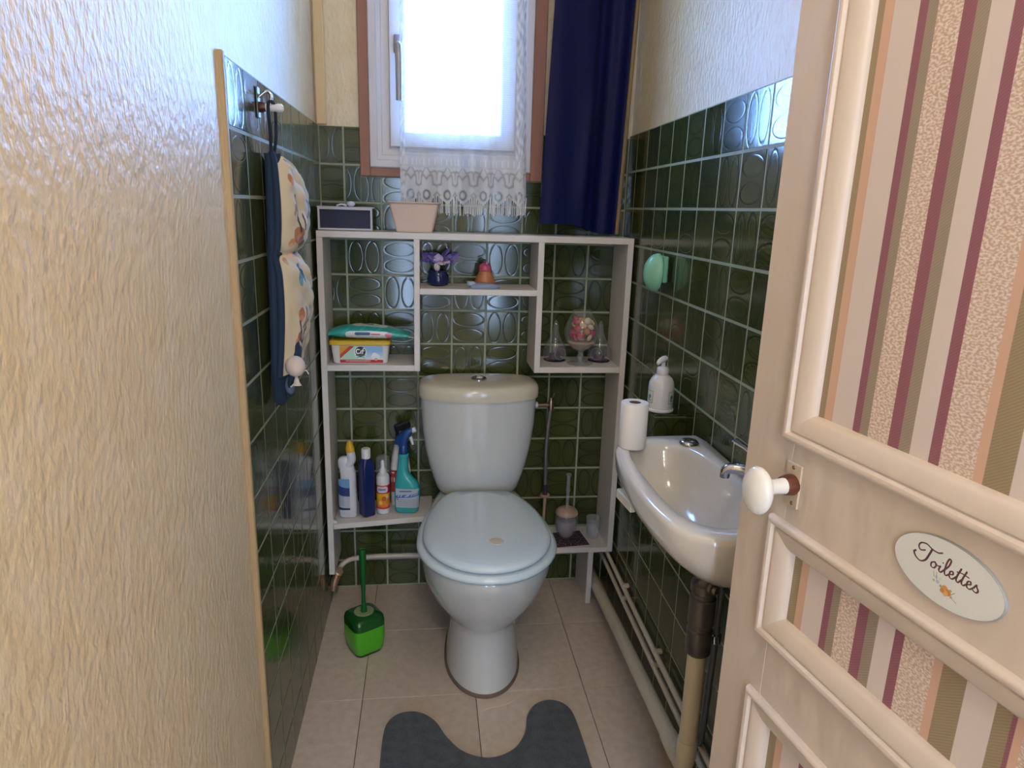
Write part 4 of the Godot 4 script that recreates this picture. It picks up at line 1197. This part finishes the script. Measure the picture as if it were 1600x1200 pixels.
func bottles() -> void:
	var base := func(x: float) -> float: return 0.3165 + (x - 0.03) * 0.0681   # the lower left shelf slopes
	# duck-neck cleaner
	var a := thing("duck_neck_bottle", "white swan-necked cleaner bottle with yellow tip, leftmost on the low shelf", "bottle", Vector3(0.067, base.call(0.067), 0.110))
	var wm := mat("d4d2d6", 0.3)
	part(a, "bottle_body", loft([superellipse(0.0, 0, 0.024, 0.018, 0.0, 3.5), superellipse(0, 0, 0.028, 0.021, 0.004, 3.5), superellipse(0, 0, 0.0285, 0.022, 0.05, 3.5), superellipse(0.0, 0, 0.0265, 0.021, 0.10, 3.2), superellipse(0.002, 0, 0.0245, 0.019, 0.135, 2.8), superellipse(0.001, 0, 0.0240, 0.018, 0.152, 2.5), superellipse(-0.004, 0, 0.0240, 0.017, 0.170, 2.2), superellipse(-0.008, 0, 0.0215, 0.016, 0.186, 2.1), superellipse(-0.008, 0, 0.016, 0.014, 0.197, 2.0), superellipse(-0.009, 0, 0.006, 0.006, 0.201, 2.0)]), wm)
	part(a, "bottle_neck", tube(smooth_path([Vector3(-0.012, 0.178, 0.002), Vector3(0.002, 0.176, 0.004), Vector3(0.013, 0.190, 0.004), Vector3(0.013, 0.206, 0.004), Vector3(0.010, 0.222, 0.004)], 5), [0.012, 0.014, 0.0145, 0.0135, 0.0125], 18), wm)
	part(a, "yellow_cap", lathe([[0.0135, 0.0], [0.0135, 0.012], [0.010, 0.024], [0.006, 0.032], [0.002, 0.035]], 18), mat("dca81c", 0.35), Vector3(0.011, 0.218, 0.004), Vector3(0, 0, 0.1))
	var li := canvas(128, 192, "b9bcc6")
	for y in 192:
		for x in 128:
			if y < 30 + x * 0.2: li.set_pixel(x, y, Color("6f9ec8"))
			elif y < 92 + x * 0.12: li.set_pixel(x, y, Color("2c3c74"))
			elif y > 168 + x * 0.1: li.set_pixel(x, y, Color("222a50"))
	for k in 8: stroke(li, [Vector2(16, 106 + k * 8), Vector2(104, 108 + k * 8)], 1.2, Color("7c8090"), 0.0, false)
	part(a, "bottle_label", wrap_label(0.0295, 0.028, 0.132, -1.35, 0.10, 0.0229, 20, 3.4), tex_mat(tex(li), 0.35))
	# tall navy bottle
	var b := thing("navy_bottle", "tall square navy plastic bottle with white screw cap on the low shelf", "bottle", Vector3(0.126, base.call(0.126) + 0.001, 0.118), 0.6)
	part(b, "bottle_body", loft([superellipse(0, 0, 0.018, 0.018, 0.0, 7.0), superellipse(0, 0, 0.0200, 0.0200, 0.003, 7.0), superellipse(0, 0, 0.0205, 0.0205, 0.165, 7.0), superellipse(0, 0, 0.0195, 0.0195, 0.176, 5.0), superellipse(0, 0, 0.0155, 0.0155, 0.190, 3.0), superellipse(0, 0, 0.0125, 0.0125, 0.194, 2.0)]), mat("14245c", 0.3))
	part(b, "screw_cap", lathe([[0.0138, 0.192], [0.0142, 0.195], [0.0138, 0.222], [0.012, 0.224]], 24), mat("dedcda", 0.4))
	# little spray with clear cap
	var c := thing("pump_spray", "small white pump spray with red and yellow label under a clear cap", "bottle", Vector3(0.176, base.call(0.176), 0.105))
	part(c, "bottle_body", lathe([[0.0195, 0.0], [0.021, 0.003], [0.021, 0.118], [0.0195, 0.126], [0.014, 0.133], [0.010, 0.135]], 28), mat("dcd8d6", 0.3))
	part(c, "pump", lathe([[0.011, 0.134], [0.011, 0.146], [0.0065, 0.152], [0.006, 0.172], [0.004, 0.176]], 18), mat("e2dedc", 0.35))
	part(c, "clear_cap", lathe([[0.0215, 0.128], [0.0215, 0.178], [0.020, 0.187], [0.013, 0.193], [0.002, 0.195]], 24, false, false), glass("e8ecf0", 0.10))
	var pi2 := canvas(160, 160, "c01c38")
	for y in range(56, 150):
		for x in 160: pi2.set_pixel(x, y, Color("e8b828").lerp(Color("e07a30"), clampf((y - 56) / 90.0 + 0.2 * sin(x * 0.1), 0, 1)))
	for y in range(150, 160):
		for x in 160: pi2.set_pixel(x, y, Color("c8185c"))
	stroke(pi2, [Vector2(46, 28), Vector2(104, 28)], 21.0, Color("d9c9d2"), 0.0, false)
	stroke(pi2, [Vector2(48, 28), Vector2(100, 28)], 6.0, Color("7a86b4"), 0.0, false)
	dab(pi2, 90, 90, 17, Color("d0552c"))
	dab(pi2, 62, 118, 14, Color("f0d060"))
	dab(pi2, 116, 112, 15, Color("d8882c"))
	dab(pi2, 120, 78, 12, Color("f0c8c0"))
	part(c, "bottle_label", wrap_label(0.0213, 0.018, 0.098, -1.5, 1.5), tex_mat(tex(pi2), 0.35))
	# red and white trigger spray half hidden behind
	var e := thing("trigger_spray", "red and white spray bottle with dark trigger, behind the turquoise spray", "bottle", Vector3(0.229, base.call(0.229), 0.048), 0.3)
	var em := mat("d8d0cc", 0.3)
	part(e, "bottle_body", loft([superellipse(0, 0, 0.030, 0.018, 0.0, 4.0), superellipse(0, 0, 0.033, 0.020, 0.004, 4.0), superellipse(0, 0, 0.033, 0.020, 0.12, 3.5), superellipse(0.0, 0, 0.027, 0.018, 0.165, 3.0), superellipse(-0.002, 0, 0.016, 0.014, 0.205, 2.4), superellipse(-0.002, 0, 0.012, 0.012, 0.225, 2.0)]), em)
	var ri := canvas(64, 128, "a8342c")
	stroke(ri, [Vector2(12, 14), Vector2(28, 14)], 4.0, Color("d8d0cc"), 0.0, false)
	stroke(ri, [Vector2(14, 44), Vector2(14, 66)], 3.0, Color("e8d8d0"), 0.0, false)
	stroke(ri, [Vector2(30, 44), Vector2(30, 66)], 3.0, Color("e8d8d0"), 0.0, false)
	part(e, "bottle_label", wrap_label(0.0338, 0.05, 0.125, -1.5, 0.3, 0.0208, 20, 3.6), tex_mat(tex(ri), 0.35))
	part(e, "trigger_head", joined([[lathe([[0.014, 0.222], [0.014, 0.25], [0.010, 0.256]], 16), Transform3D()], [box(Vector3(0.052, 0.026, 0.020), 0.005), Transform3D(Basis(Vector3(0, 0, 1), 0.25), Vector3(0.008, 0.266, 0))], [box(Vector3(0.008, 0.034, 0.012), 0.003), Transform3D(Basis(Vector3(0, 0, 1), 0.35), Vector3(0.026, 0.242, 0))]]), mat("15161f", 0.4))
	# turquoise trigger spray
	var d := thing("trigger_spray", "turquoise spray bottle with navy trigger beside the cistern", "bottle", Vector3(0.252, base.call(0.252), 0.112), -0.15)
	var tm := mat("3aa6a6", 0.2)
	part(d, "bottle_body", loft([superellipse(0.0, 0, 0.032, 0.018, 0.0, 4.0), superellipse(0.0, 0, 0.037, 0.021, 0.005, 4.0), superellipse(0.001, 0, 0.040, 0.022, 0.04, 3.6), superellipse(0.002, 0, 0.0405, 0.022, 0.075, 3.4), superellipse(-0.001, 0, 0.036, 0.021, 0.100, 3.0), superellipse(-0.008, 0, 0.026, 0.019, 0.118, 2.6), superellipse(-0.013, 0, 0.019, 0.017, 0.135, 2.3), superellipse(-0.012, 0, 0.0165, 0.0155, 0.165, 2.0), superellipse(-0.011, 0, 0.0155, 0.015, 0.185, 2.0), superellipse(-0.010, 0, 0.0175, 0.0165, 0.190, 2.0), superellipse(-0.010, 0, 0.017, 0.016, 0.196, 2.0)]), tm)
	var head := part(d, "trigger_head", joined([[lathe([[0.0145, 0.0], [0.015, 0.004], [0.0145, 0.026], [0.012, 0.030]], 18), Transform3D(Basis(), Vector3(-0.010, 0.195, 0))], [loft([superellipse(0.0, 0, 0.014, 0.012, 0.0, 3.0, 20), superellipse(0.002, 0, 0.016, 0.0125, 0.022, 3.0, 20), superellipse(0.012, 0, 0.017, 0.012, 0.045, 3.0, 20), superellipse(0.022, 0, 0.014, 0.010, 0.056, 3.0, 20), superellipse(0.028, 0, 0.006, 0.006, 0.060, 3.0, 20)]), Transform3D(Basis(), Vector3(-0.012, 0.220, 0))], [loft([superellipse(-0.02, 0, 0.012, 0.010, 0.0, 3.0, 20), superellipse(-0.014, 0, 0.018, 0.011, 0.020, 3.0, 20), superellipse(0.006, 0, 0.018, 0.010, 0.042, 3.0, 20)]), Transform3D(Basis(), Vector3(-0.004, 0.226, 0))]]), mat("123c78", 0.35))
	part(head, "nozzle", lathe([[0.0085, 0.0], [0.009, 0.010], [0.007, 0.013]], 14), mat("d8dadc", 0.35), Vector3(0.018, 0.272, 0), Vector3(0, 0, -1.1))
	part(head, "trigger", tube(smooth_path([Vector3(0.012, 0.252, 0), Vector3(0.016, 0.24, 0), Vector3(0.020, 0.226, 0)], 4), [0.006, 0.005, 0.0035], 10), mat("dcdcde", 0.35))
	var ti := canvas(128, 160, "b4bcc8")
	for k in 8: stroke(ti, [Vector2(14, 92 + k * 8), Vector2(112, 90 + k * 8)], 1.2, Color("8e98aa"), 0.0, false)
	stroke(ti, [Vector2(8, 72), Vector2(118, 44)], 11.0, Color("3f6ab4"), 0.0, false)
	for k in 7: stroke(ti, [Vector2(18 + k * 14, 72 - k * 3.6), Vector2(24 + k * 14, 60 - k * 3.6)], 1.8, Color("dfe6f0"), 0.0, false)
	stroke(ti, [Vector2(30, 24), Vector2(60, 18)], 4.0, Color("3a5a8c"), 0.0, false)
	dab(ti, 14, 92, 6, Color("d04858"))
	part(d, "bottle_label", wrap_label(0.0415, 0.020, 0.084, -0.70, 1.25, 0.0229, 20, 3.5), tex_mat(tex(ti), 0.35))

func right_shelf() -> void:
	var y := 0.8198
	var g := thing("brandy_glass", "large stemmed glass of coloured dried petals on the right shelf", "glass", Vector3(0.794, y, 0.112))
	var gm := glass("dfe6ea", 0.10)
	part(g, "glass_bowl", lathe([[0.004, 0.034], [0.010, 0.040], [0.030, 0.052], [0.046, 0.070], [0.053, 0.092], [0.053, 0.108], [0.047, 0.130], [0.036, 0.150], [0.029, 0.162], [0.031, 0.168]], 36, true, false), gm)
	part(g, "glass_stem", lathe([[0.040, 0.0], [0.041, 0.0015], [0.020, 0.004], [0.006, 0.008], [0.005, 0.014], [0.009, 0.020], [0.0095, 0.028], [0.005, 0.036]], 28), glass("dfe6ea", 0.16))
	part(g, "sand", lathe([[0.004, 0.041], [0.029, 0.053], [0.043, 0.069], [0.040, 0.074], [0.01, 0.076]], 28), mat("a8907c", 0.85))
	var pc := [mat("a81430", 0.7), mat("d8b890", 0.7), mat("c02444", 0.7), mat("241a30", 0.7), mat("dccab8", 0.7), mat("c08050", 0.7)]
	for i in 26:
		var a := i * 2.4
		var hh := 0.080 + 0.064 * (i / 26.0)
		var rr := (0.036 if hh < 0.115 else 0.030) * sqrt(fposmod(i * 0.618, 1.0))
		var k := i % 6
		if cos(a) < -0.2 and i % 3 < 2: k = 0 if i % 2 else 2
		elif cos(a) > 0.3 and i % 3 < 2: k = 1 if i % 2 else 4
		part(g, "petal", ellipsoid(0.0135, 0.0065, 0.012, 10), pc[k], Vector3(cos(a) * rr, hh, sin(a) * rr), Vector3(wobble(i) * 1.2, a, wobble(i + 9) * 1.2))
	for e in [[0.722, 0.062, 0.3, "left"], [0.866, 0.068, -0.5, "right"]]:
		var t := thing("teardrop_holder", "teardrop glass candle holder with round opening, %s of the stemmed glass" % e[3], "candle holder", Vector3(e[0], y, e[1]), e[2], "teardrop candle holders on the right shelf")
		part(t, "glass_drop", lathe([[0.024, 0.001], [0.034, 0.006], [0.0385, 0.018], [0.038, 0.034], [0.031, 0.052], [0.019, 0.070], [0.011, 0.090], [0.0085, 0.110], [0.006, 0.124], [0.002, 0.130]], 32), glass("c8ccd8", 0.10))
		part(t, "opening_rim", tube(smooth_path(range(17).map(func(i): return Vector3(cos(TAU * i / 16) * 0.0185, 0.028 + sin(TAU * i / 16) * 0.0185, 0.0365)), 2), 0.0016, 8), mat("77738a", 0.2))
		part(t, "candle", lathe([[0.017, 0.004], [0.018, 0.006], [0.018, 0.022], [0.012, 0.024]], 24), mat("4a1838", 0.4))
		part(t, "base", lathe([[0.034, 0.0], [0.036, 0.002], [0.030, 0.004]], 28), mat("2c2638", 0.15))
	# low right shelf
	var n := thing("doily", "dark patterned square mat under the glass jar on the low right shelf", "mat", Vector3(0.790, 0.2077, 0.100), 0.12)
	var dm := mat("ffffff", 0.8)
	dm.albedo_texture = noise_tex(256, 0.05, 8, [[0.0, "15121c"], [0.5, "2c2330"], [0.62, "6e5a5c"], [0.75, "8a6a6c"], [1.0, "3a3040"]], 3)
	bx(n, "cloth", Vector3(-0.055, 0, -0.05), Vector3(0.058, 0.002, 0.052), dm, 0.0008)
	var j := thing("glass_jar", "clear jar with pale filling and upright clear rod on the low right shelf", "jar", Vector3(0.783, 0.2098, 0.090))
	part(j, "jar_glass", lathe([[0.018, 0.0], [0.024, 0.006], [0.034, 0.026], [0.039, 0.050], [0.038, 0.078], [0.035, 0.088]], 32, true, false), glass("cfd4de", 0.14))
	part(j, "filling", lathe([[0.014, 0.004], [0.020, 0.010], [0.030, 0.030], [0.034, 0.050], [0.033, 0.066]], 28), mat("9a8c90", 0.8))
	part(j, "jar_lid", lathe([[0.036, 0.086], [0.038, 0.089], [0.037, 0.094], [0.034, 0.100], [0.030, 0.104], [0.012, 0.108]], 28), mat("b09684", 0.45))
	part(j, "rod", lathe([[0.0055, 0.100], [0.0055, 0.168], [0.0085, 0.170], [0.0085, 0.174], [0.0065, 0.176], [0.0065, 0.222], [0.010, 0.226], [0.010, 0.230]], 16), glass("c8c4d0", 0.25))
	var c := thing("tumbler", "small clear drinking glass beside the jar on the low right shelf", "glass", Vector3(0.876, 0.2077, 0.090))
	part(c, "tumbler_glass", lathe([[0.016, 0.0], [0.019, 0.002], [0.0245, 0.074], [0.0232, 0.074], [0.0175, 0.007], [0.004, 0.006]], 28), glass("d8dce4", 0.16))

# ---------------------------------------------------------------- loose things
func floor_things() -> void:
	var m := thing("toilet_mat", "dark grey contoured pedestal mat on the floor before the toilet", "mat", Vector3(0.455, 0.0, 0.95))
	var outline := PackedVector2Array()
	for q in smooth_path([Vector3(0.200, 0, 1.20), Vector3(0.202, 0, 1.05), Vector3(0.205, 0, 0.90), Vector3(0.207, 0, 0.73), Vector3(0.220, 0, 0.672), Vector3(0.252, 0, 0.647), Vector3(0.298, 0, 0.650), Vector3(0.337, 0, 0.685), Vector3(0.365, 0, 0.742), Vector3(0.405, 0, 0.793), Vector3(0.465, 0, 0.817), Vector3(0.525, 0, 0.795), Vector3(0.560, 0, 0.745), Vector3(0.576, 0, 0.682), Vector3(0.604, 0, 0.643), Vector3(0.646, 0, 0.632), Vector3(0.684, 0, 0.655), Vector3(0.699, 0, 0.715), Vector3(0.704, 0, 0.90), Vector3(0.706, 0, 1.05), Vector3(0.707, 0, 1.20)], 5):
		outline.append(Vector2(q.x - 0.455, q.z - 0.95))
	var mm := mat("ffffff", 0.95)
	mm.albedo_texture = noise_tex(512, 0.02, 41, [[0.0, "3c4147"], [0.5, "4b5157"], [1.0, "545a60"]], 5)
	mm.uv1_triplanar = true
	mm.uv1_scale = Vector3(2.5, 2.5, 2.5)
	mm.rim_enabled = true
	mm.rim = 0.3
	mm.heightmap_enabled = true
	mm.heightmap_texture = noise_tex(512, 0.2, 42, [], 2)
	mm.heightmap_scale = 0.25
	part(m, "pile", prism(outline, 0.0005, 0.013, 0.004), mm)
	# green toilet brush
	var b := thing("toilet_brush", "bright green toilet brush in a rounded square holder on the floor", "toilet brush", Vector3(0.131, 0.0, 0.352), 0.55)
	part(b, "holder_foot", rbox([[0.040, 0.040, 0.0005], [0.041, 0.041, 0.002], [0.042, 0.042, 0.010]], 5.0), mat("123a14", 0.3))
	part(b, "holder", rbox([[0.042, 0.042, 0.008], [0.045, 0.045, 0.014], [0.049, 0.049, 0.045], [0.0495, 0.0495, 0.088]], 5.0, 40), mat("4aa81e", 0.25))
	var top := part(b, "holder_lid", rbox([[0.0495, 0.0495, 0.088], [0.0495, 0.0495, 0.104], [0.047, 0.047, 0.115], [0.040, 0.040, 0.121], [0.026, 0.026, 0.123]], 5.0, 40), mat("164e1c", 0.12))
	part(top, "lid_ring", lathe([[0.027, 0.1215], [0.029, 0.1245], [0.025, 0.1265], [0.012, 0.124]], 28), mat("8a9468", 0.3))
	part(b, "brush_handle", lathe([[0.009, 0.122], [0.010, 0.13], [0.0065, 0.145], [0.0055, 0.18], [0.0075, 0.22], [0.0095, 0.262], [0.0095, 0.285], [0.0105, 0.292], [0.0105, 0.318], [0.009, 0.324], [0.007, 0.322]], 18), mat("0f5a20", 0.12))

func wall_things() -> void:
	# coat hook on the left wall
	var h := thing("coat_hook", "white porcelain peg hook with brown collar on the left tiled wall", "hook", Vector3(0.0, 1.4575, 0.755))
	part(h, "plate", box(Vector3(0.003, 0.055, 0.022), 0.001), mat("6c706c", 0.35, 0.5), Vector3(0.0022, 0.008, 0.0))
	part(h, "collar", lathe([[0.009, 0.0], [0.010, 0.003], [0.008, 0.012]], 16), mat("4a1f18", 0.4), Vector3(0.003, 0, 0.0), Vector3(0, 0, -PI / 2))
	part(h, "peg", lathe([[0.0075, 0.0], [0.0072, 0.010], [0.0068, 0.018], [0.0085, 0.024], [0.0078, 0.030], [0.004, 0.033]], 18), mat("e2e0e4", 0.12), Vector3(0.014, 0, -0.004), Vector3(0.0, 0.0, -PI / 2))
	part(h, "upper_hook", tube(smooth_path([Vector3(0.004, 0.018, 0), Vector3(0.018, 0.028, 0), Vector3(0.026, 0.022, 0), Vector3(0.024, 0.006, 0)], 5), 0.003, 10), m_chrome)
	# quilted hanging bag
	var g := thing("hanging_bag", "quilted cream floral and navy fabric bag hanging from the left wall peg", "bag", Vector3(0.0, 1.15, 0.70))
	var navy := mat("10263e", 0.85)
	navy.rim_enabled = true
	navy.rim = 0.25
	var fi := canvas(256, 512, "cfc0a2")
	for e in [[[120, 40, 14, "6a7aa8"], [160, 60, 10, "8a98b8"], [60, 90, 12, "b87a50"], [200, 130, 13, "5a4a80"], [186, 148, 9, "44407a"], [100, 190, 24, "b0704a"], [140, 200, 20, "a8683c"], [170, 214, 16, "7a5a48"], [60, 206, 14, "c08a60"], [110, 262, 26, "d8a888"], [130, 284, 18, "dcb498"], [120, 318, 18, "2c6a90"], [100, 330, 13, "3a7c86"], [140, 326, 12, "285a7c"], [208, 352, 13, "4a3c6c"], [214, 374, 10, "3a3a68"], [92, 388, 12, "b06c50"], [150, 404, 11, "b47454"], [84, 424, 12, "a8604a"], [164, 440, 10, "b47454"], [120, 452, 9, "a8604a"], [70, 140, 8, "8a6a4a"], [40, 290, 12, "b88a60"], [220, 260, 12, "6a88a0"]]]:
		for q in e:
			dab(fi, q[0] * 0.62 + 8.0, q[1], q[2] * 0.8, Color(q[3]))
			dab(fi, q[0] * 0.62 + 8.0 + 9.0 * wobble(int(q[1])), q[1] + 8.0, q[2] * 0.5, Color(q[3]).lightened(0.2))
	for q in [[[120, 480], [116, 430], [128, 380]], [[118, 440], [90, 424], [84, 400]], [[120, 436], [150, 420], [160, 396]], [[110, 180], [90, 150], [80, 120]], [[130, 176], [124, 150]], [[190, 150], [170, 180]]]:
		stroke(fi, q.map(func(e): return Vector2(e[0] * 0.62 + 8.0, e[1])), 2.2, Color("3c3444"))
	var floral := tex_mat(tex(fi), 0.75)
	floral.rim_enabled = true
	floral.rim = 0.2
	# outline of the bag in z (near, far) by height; the cloth swells out from the wall in two lobes
	var prof := [[1.376, 0.742, 0.735, 0.010], [1.366, 0.752, 0.690, 0.022], [1.352, 0.762, 0.635, 0.034], [1.325, 0.770, 0.580, 0.044], [1.29, 0.775, 0.550, 0.050], [1.25, 0.780, 0.545, 0.051], [1.218, 0.783, 0.562, 0.047], [1.197, 0.785, 0.592, 0.038], [1.186, 0.787, 0.612, 0.026], [1.176, 0.788, 0.600, 0.032], [1.15, 0.790, 0.568, 0.046], [1.11, 0.795, 0.556, 0.052], [1.07, 0.800, 0.566, 0.052], [1.03, 0.805, 0.598, 0.049], [0.995, 0.808, 0.632, 0.043], [0.965, 0.810, 0.67, 0.035], [0.948, 0.812, 0.70, 0.028]]
	var fr := []
	var bk := []
	for p in prof:
		var r := PackedVector3Array()
		var rb := PackedVector3Array()
		for j in 25:
			var u := j / 24.0
			var dome := pow(sin(PI * clampf(0.02 + 0.96 * u, 0, 1)), 0.45)
			var puff := 0.0035 * sin(u * 21.0 + p[0] * 60.0) * sin(p[0] * 95.0 + u * 6.0) * dome
			r.append(Vector3(0.016 + p[3] * dome + puff, p[0] - 1.15, lerpf(p[1], p[2], u) - 0.70))
		for j in 24:
			var a := TAU * j / 24
			var zc: float = (p[1] + p[2]) / 2
			rb.append(Vector3(0.019 + signf(sin(a)) * pow(absf(sin(a)), 0.6) * 0.016, p[0] - 1.15, zc + cos(a) * (absf(p[1] - p[2]) / 2 + 0.006) - 0.70))
		fr.append(r)
		bk.append(rb)
	for q in [[0.92, 0.802, 0.735, 0.9], [0.895, 0.800, 0.745, 0.85], [0.884, 0.79, 0.757, 0.6]]:
		var rb := PackedVector3Array()
		for j in 24:
			var a := TAU * j / 24
			rb.append(Vector3(0.019 + signf(sin(a)) * pow(absf(sin(a)), 0.6) * 0.016 * q[3], q[0] - 1.15, (q[1] + q[2]) / 2 + cos(a) * ((q[1] - q[2]) / 2 + 0.004) - 0.70))
		bk.append(rb)
	# the floral skin has a fine grid so that its quilting shows
	var fine := []
	for i in prof.size() - 1:
		for k in 4:
			var t := k / 4.0
			var row := PackedVector3Array()
			for j in 25:
				var v := (fr[i][j] as Vector3).cubic_interpolate(fr[i + 1][j], fr[maxi(i - 1, 0)][j], fr[mini(i + 2, fr.size() - 1)][j], t)
				var u := j / 24.0
				v.x += 0.009 * sqrt(absf(sin(u * 9.0 + v.y * 52.0)) * absf(sin(u * 9.0 - v.y * 52.0))) * sin(PI * u) - 0.003
				row.append(v)
			fine.append(row)
	fine.append(fr[-1])
	part(g, "floral_front", sheet(fine), floral)
	part(g, "navy_back", loft(bk), navy)
	var bind := []
	for r in fr: bind.append(r[0] + Vector3(0.001, 0, 0.001))
	part(g, "binding", tube(smooth_path(bind, 3), 0.007, 10), navy)
	bind = []
	for r in fr: bind.append(r[24] + Vector3(0.001, 0, 0.0))
	part(g, "binding", tube(smooth_path(bind, 3), 0.005, 10), navy)
	part(g, "hanging_loop", tube(smooth_path([Vector3(0.018, 0.222, 0.042), Vector3(0.022, 0.27, 0.060), Vector3(0.022, 0.310, 0.066), Vector3(0.027, 0.3175, 0.060), Vector3(0.031, 0.308, 0.050), Vector3(0.030, 0.26, 0.046), Vector3(0.022, 0.222, 0.040)], 6), 0.003, 8), mat("0c1c30", 0.8))
	part(g, "navy_tab", loft([superellipse(0.052, 0.055, 0.004, 0.010, -0.135, 2.5, 16), superellipse(0.055, 0.060, 0.006, 0.022, -0.158, 2.5, 16), superellipse(0.050, 0.070, 0.008, 0.034, -0.185, 2.5, 16), superellipse(0.043, 0.072, 0.008, 0.034, -0.215, 2.5, 16), superellipse(0.036, 0.070, 0.006, 0.024, -0.25, 2.5, 16)]), navy)
	part(g, "cloth_ball", ellipsoid(0.020, 0.0195, 0.026, 22), mat("c8b8ae", 0.85), Vector3(0.054, -0.183, 0.098), Vector3(0.3, 0.3, 0))
	part(g, "bow", joined([[loft([superellipse(0, 0, 0.003, 0.002, 0.0, 2.0, 10), superellipse(0, 0.0, 0.006, 0.003, -0.012, 2.0, 10), superellipse(0, 0, 0.010, 0.003, -0.020, 2.0, 10)]), Transform3D(Basis(), Vector3(0, 0, 0))], [tube(smooth_path([Vector3(0, 0.001, 0), Vector3(0.010, 0.008, -0.008), Vector3(0.018, 0.008, -0.014), Vector3(0.021, 0.0, -0.018)], 4), 0.0016, 6), Transform3D()], [tube(smooth_path([Vector3(0, -0.012, 0), Vector3(-0.010, -0.02, 0.01)], 3), 0.0016, 6), Transform3D()]]), mat("d4c8b4", 0.7), Vector3(0.054, -0.205, 0.092))
	part(g, "gauze", ellipsoid(0.010, 0.020, 0.014, 14), mat("5c6c80", 0.9), Vector3(0.040, -0.225, 0.088))
	# mint soap holder on the right wall
	var s := thing("soap_dish", "mint green domed soap holder fixed to the right tiled wall", "soap dish", Vector3(0.9275, 1.14, 0.46))
	var mint := mat("8ccaa8", 0.3)
	var rg := []
	for e in [[0.0, 1.0], [0.006, 1.0], [0.014, 0.95], [0.024, 0.80], [0.031, 0.58], [0.035, 0.30], [0.036, 0.06]]:
		var r := PackedVector3Array()
		for q in 32: r.append(Vector3(-0.018 - e[0], cos(TAU * q / 32) * 0.049 * e[1], sin(TAU * q / 32) * 0.040 * e[1]))
		rg.append(r)
	part(s, "dome", loft(rg, true, true, true, [1]), mint, Vector3(-0.002, -0.002, -0.006), Vector3(0.22, 0, 0))
	part(s, "back_plate", box(Vector3(0.012, 0.066, 0.058), 0.003), mat("7cbc9c", 0.35), Vector3(-0.012, 0.008, 0.004))
	part(s, "fixing", box(Vector3(0.007, 0.05, 0.04), 0.001), mat("2c2e2c", 0.5), Vector3(-0.003, 0.0, 0.0))

func basin_things() -> void:
	var r := thing("toilet_roll", "thin white toilet roll standing on the corner of the hand basin", "toilet roll", Vector3(0.7425, 0.8115, 0.862))
	var pm := mat("e4e0de", 0.9)
	part(r, "paper", lathe([[0.0125, 0.0], [0.0275, 0.0], [0.0285, 0.002], [0.0285, 0.094], [0.027, 0.096], [0.0125, 0.096], [0.0125, 0.0]], 36, false, false), pm)
	part(r, "cardboard_core", lathe([[0.0122, 0.001], [0.0122, 0.0955], [0.0108, 0.0955], [0.0108, 0.001], [0.0122, 0.001]], 28, false, false), mat("7a5a4c", 0.9))
	var b := thing("soap_bottle", "white pump soap bottle standing on the green tiled ledge", "soap bottle", Vector3(0.8715, 0.8275, 0.653), 0.3)
	var bm := mat("dcd8d6", 0.25)
	part(b, "bottle_body", lathe([[0.030, 0.0], [0.0325, 0.002], [0.0325, 0.006], [0.0305, 0.008], [0.0305, 0.055], [0.029, 0.070], [0.024, 0.080], [0.017, 0.086], [0.013, 0.088]], 36), bm)
	part(b, "pump_collar", lathe([[0.0135, 0.087], [0.0145, 0.089], [0.0145, 0.102], [0.012, 0.106], [0.006, 0.108]], 24), bm)
	part(b, "pump_head", joined([[lathe([[0.005, 0.107], [0.005, 0.122]], 14), Transform3D()], [tube(smooth_path([Vector3(0.008, 0.127, -0.002), Vector3(0.0, 0.126, 0.0), Vector3(-0.012, 0.122, 0.003), Vector3(-0.020, 0.116, 0.005)], 5), [0.006, 0.0075, 0.0065, 0.004], 12), Transform3D()]]), bm)
	for e in [[-1.95, -1.25, "4a7a9c"], [0.0, 0.65, "5a4a52"]]:
		var li := canvas(64, 96, "cfd6c8")
		for k in 96:
			for q in [0, 1, 2, 3, 60, 61, 62, 63]: li.set_pixel(q, k, Color("7a8a70"))
		for k in 64:
			for q in [0, 1, 2, 3, 92, 93, 94, 95]: li.set_pixel(k, q, Color("7a8a70"))
		dab(li, 32, 44, 14, Color(e[2]))
		dab(li, 26, 62, 9, Color("6a7a54"))
		stroke(li, [Vector2(18, 76), Vector2(46, 76)], 3.0, Color("5a6a5c"), 0.0, false)
		part(b, "printed_label", wrap_label(0.0308, 0.022, 0.052, e[0], e[1], -1.0, 10), tex_mat(tex(li), 0.3))

func _ready() -> void:
	rng.seed = 11
	setup_view()
	make_materials()
	room()
	window()
	door()
	toilet()
	shelving()
	basin()
	left_pipe()
	curtains()
	shelf_things()
	bottles()
	right_shelf()
	floor_things()
	wall_things()
	basin_things()
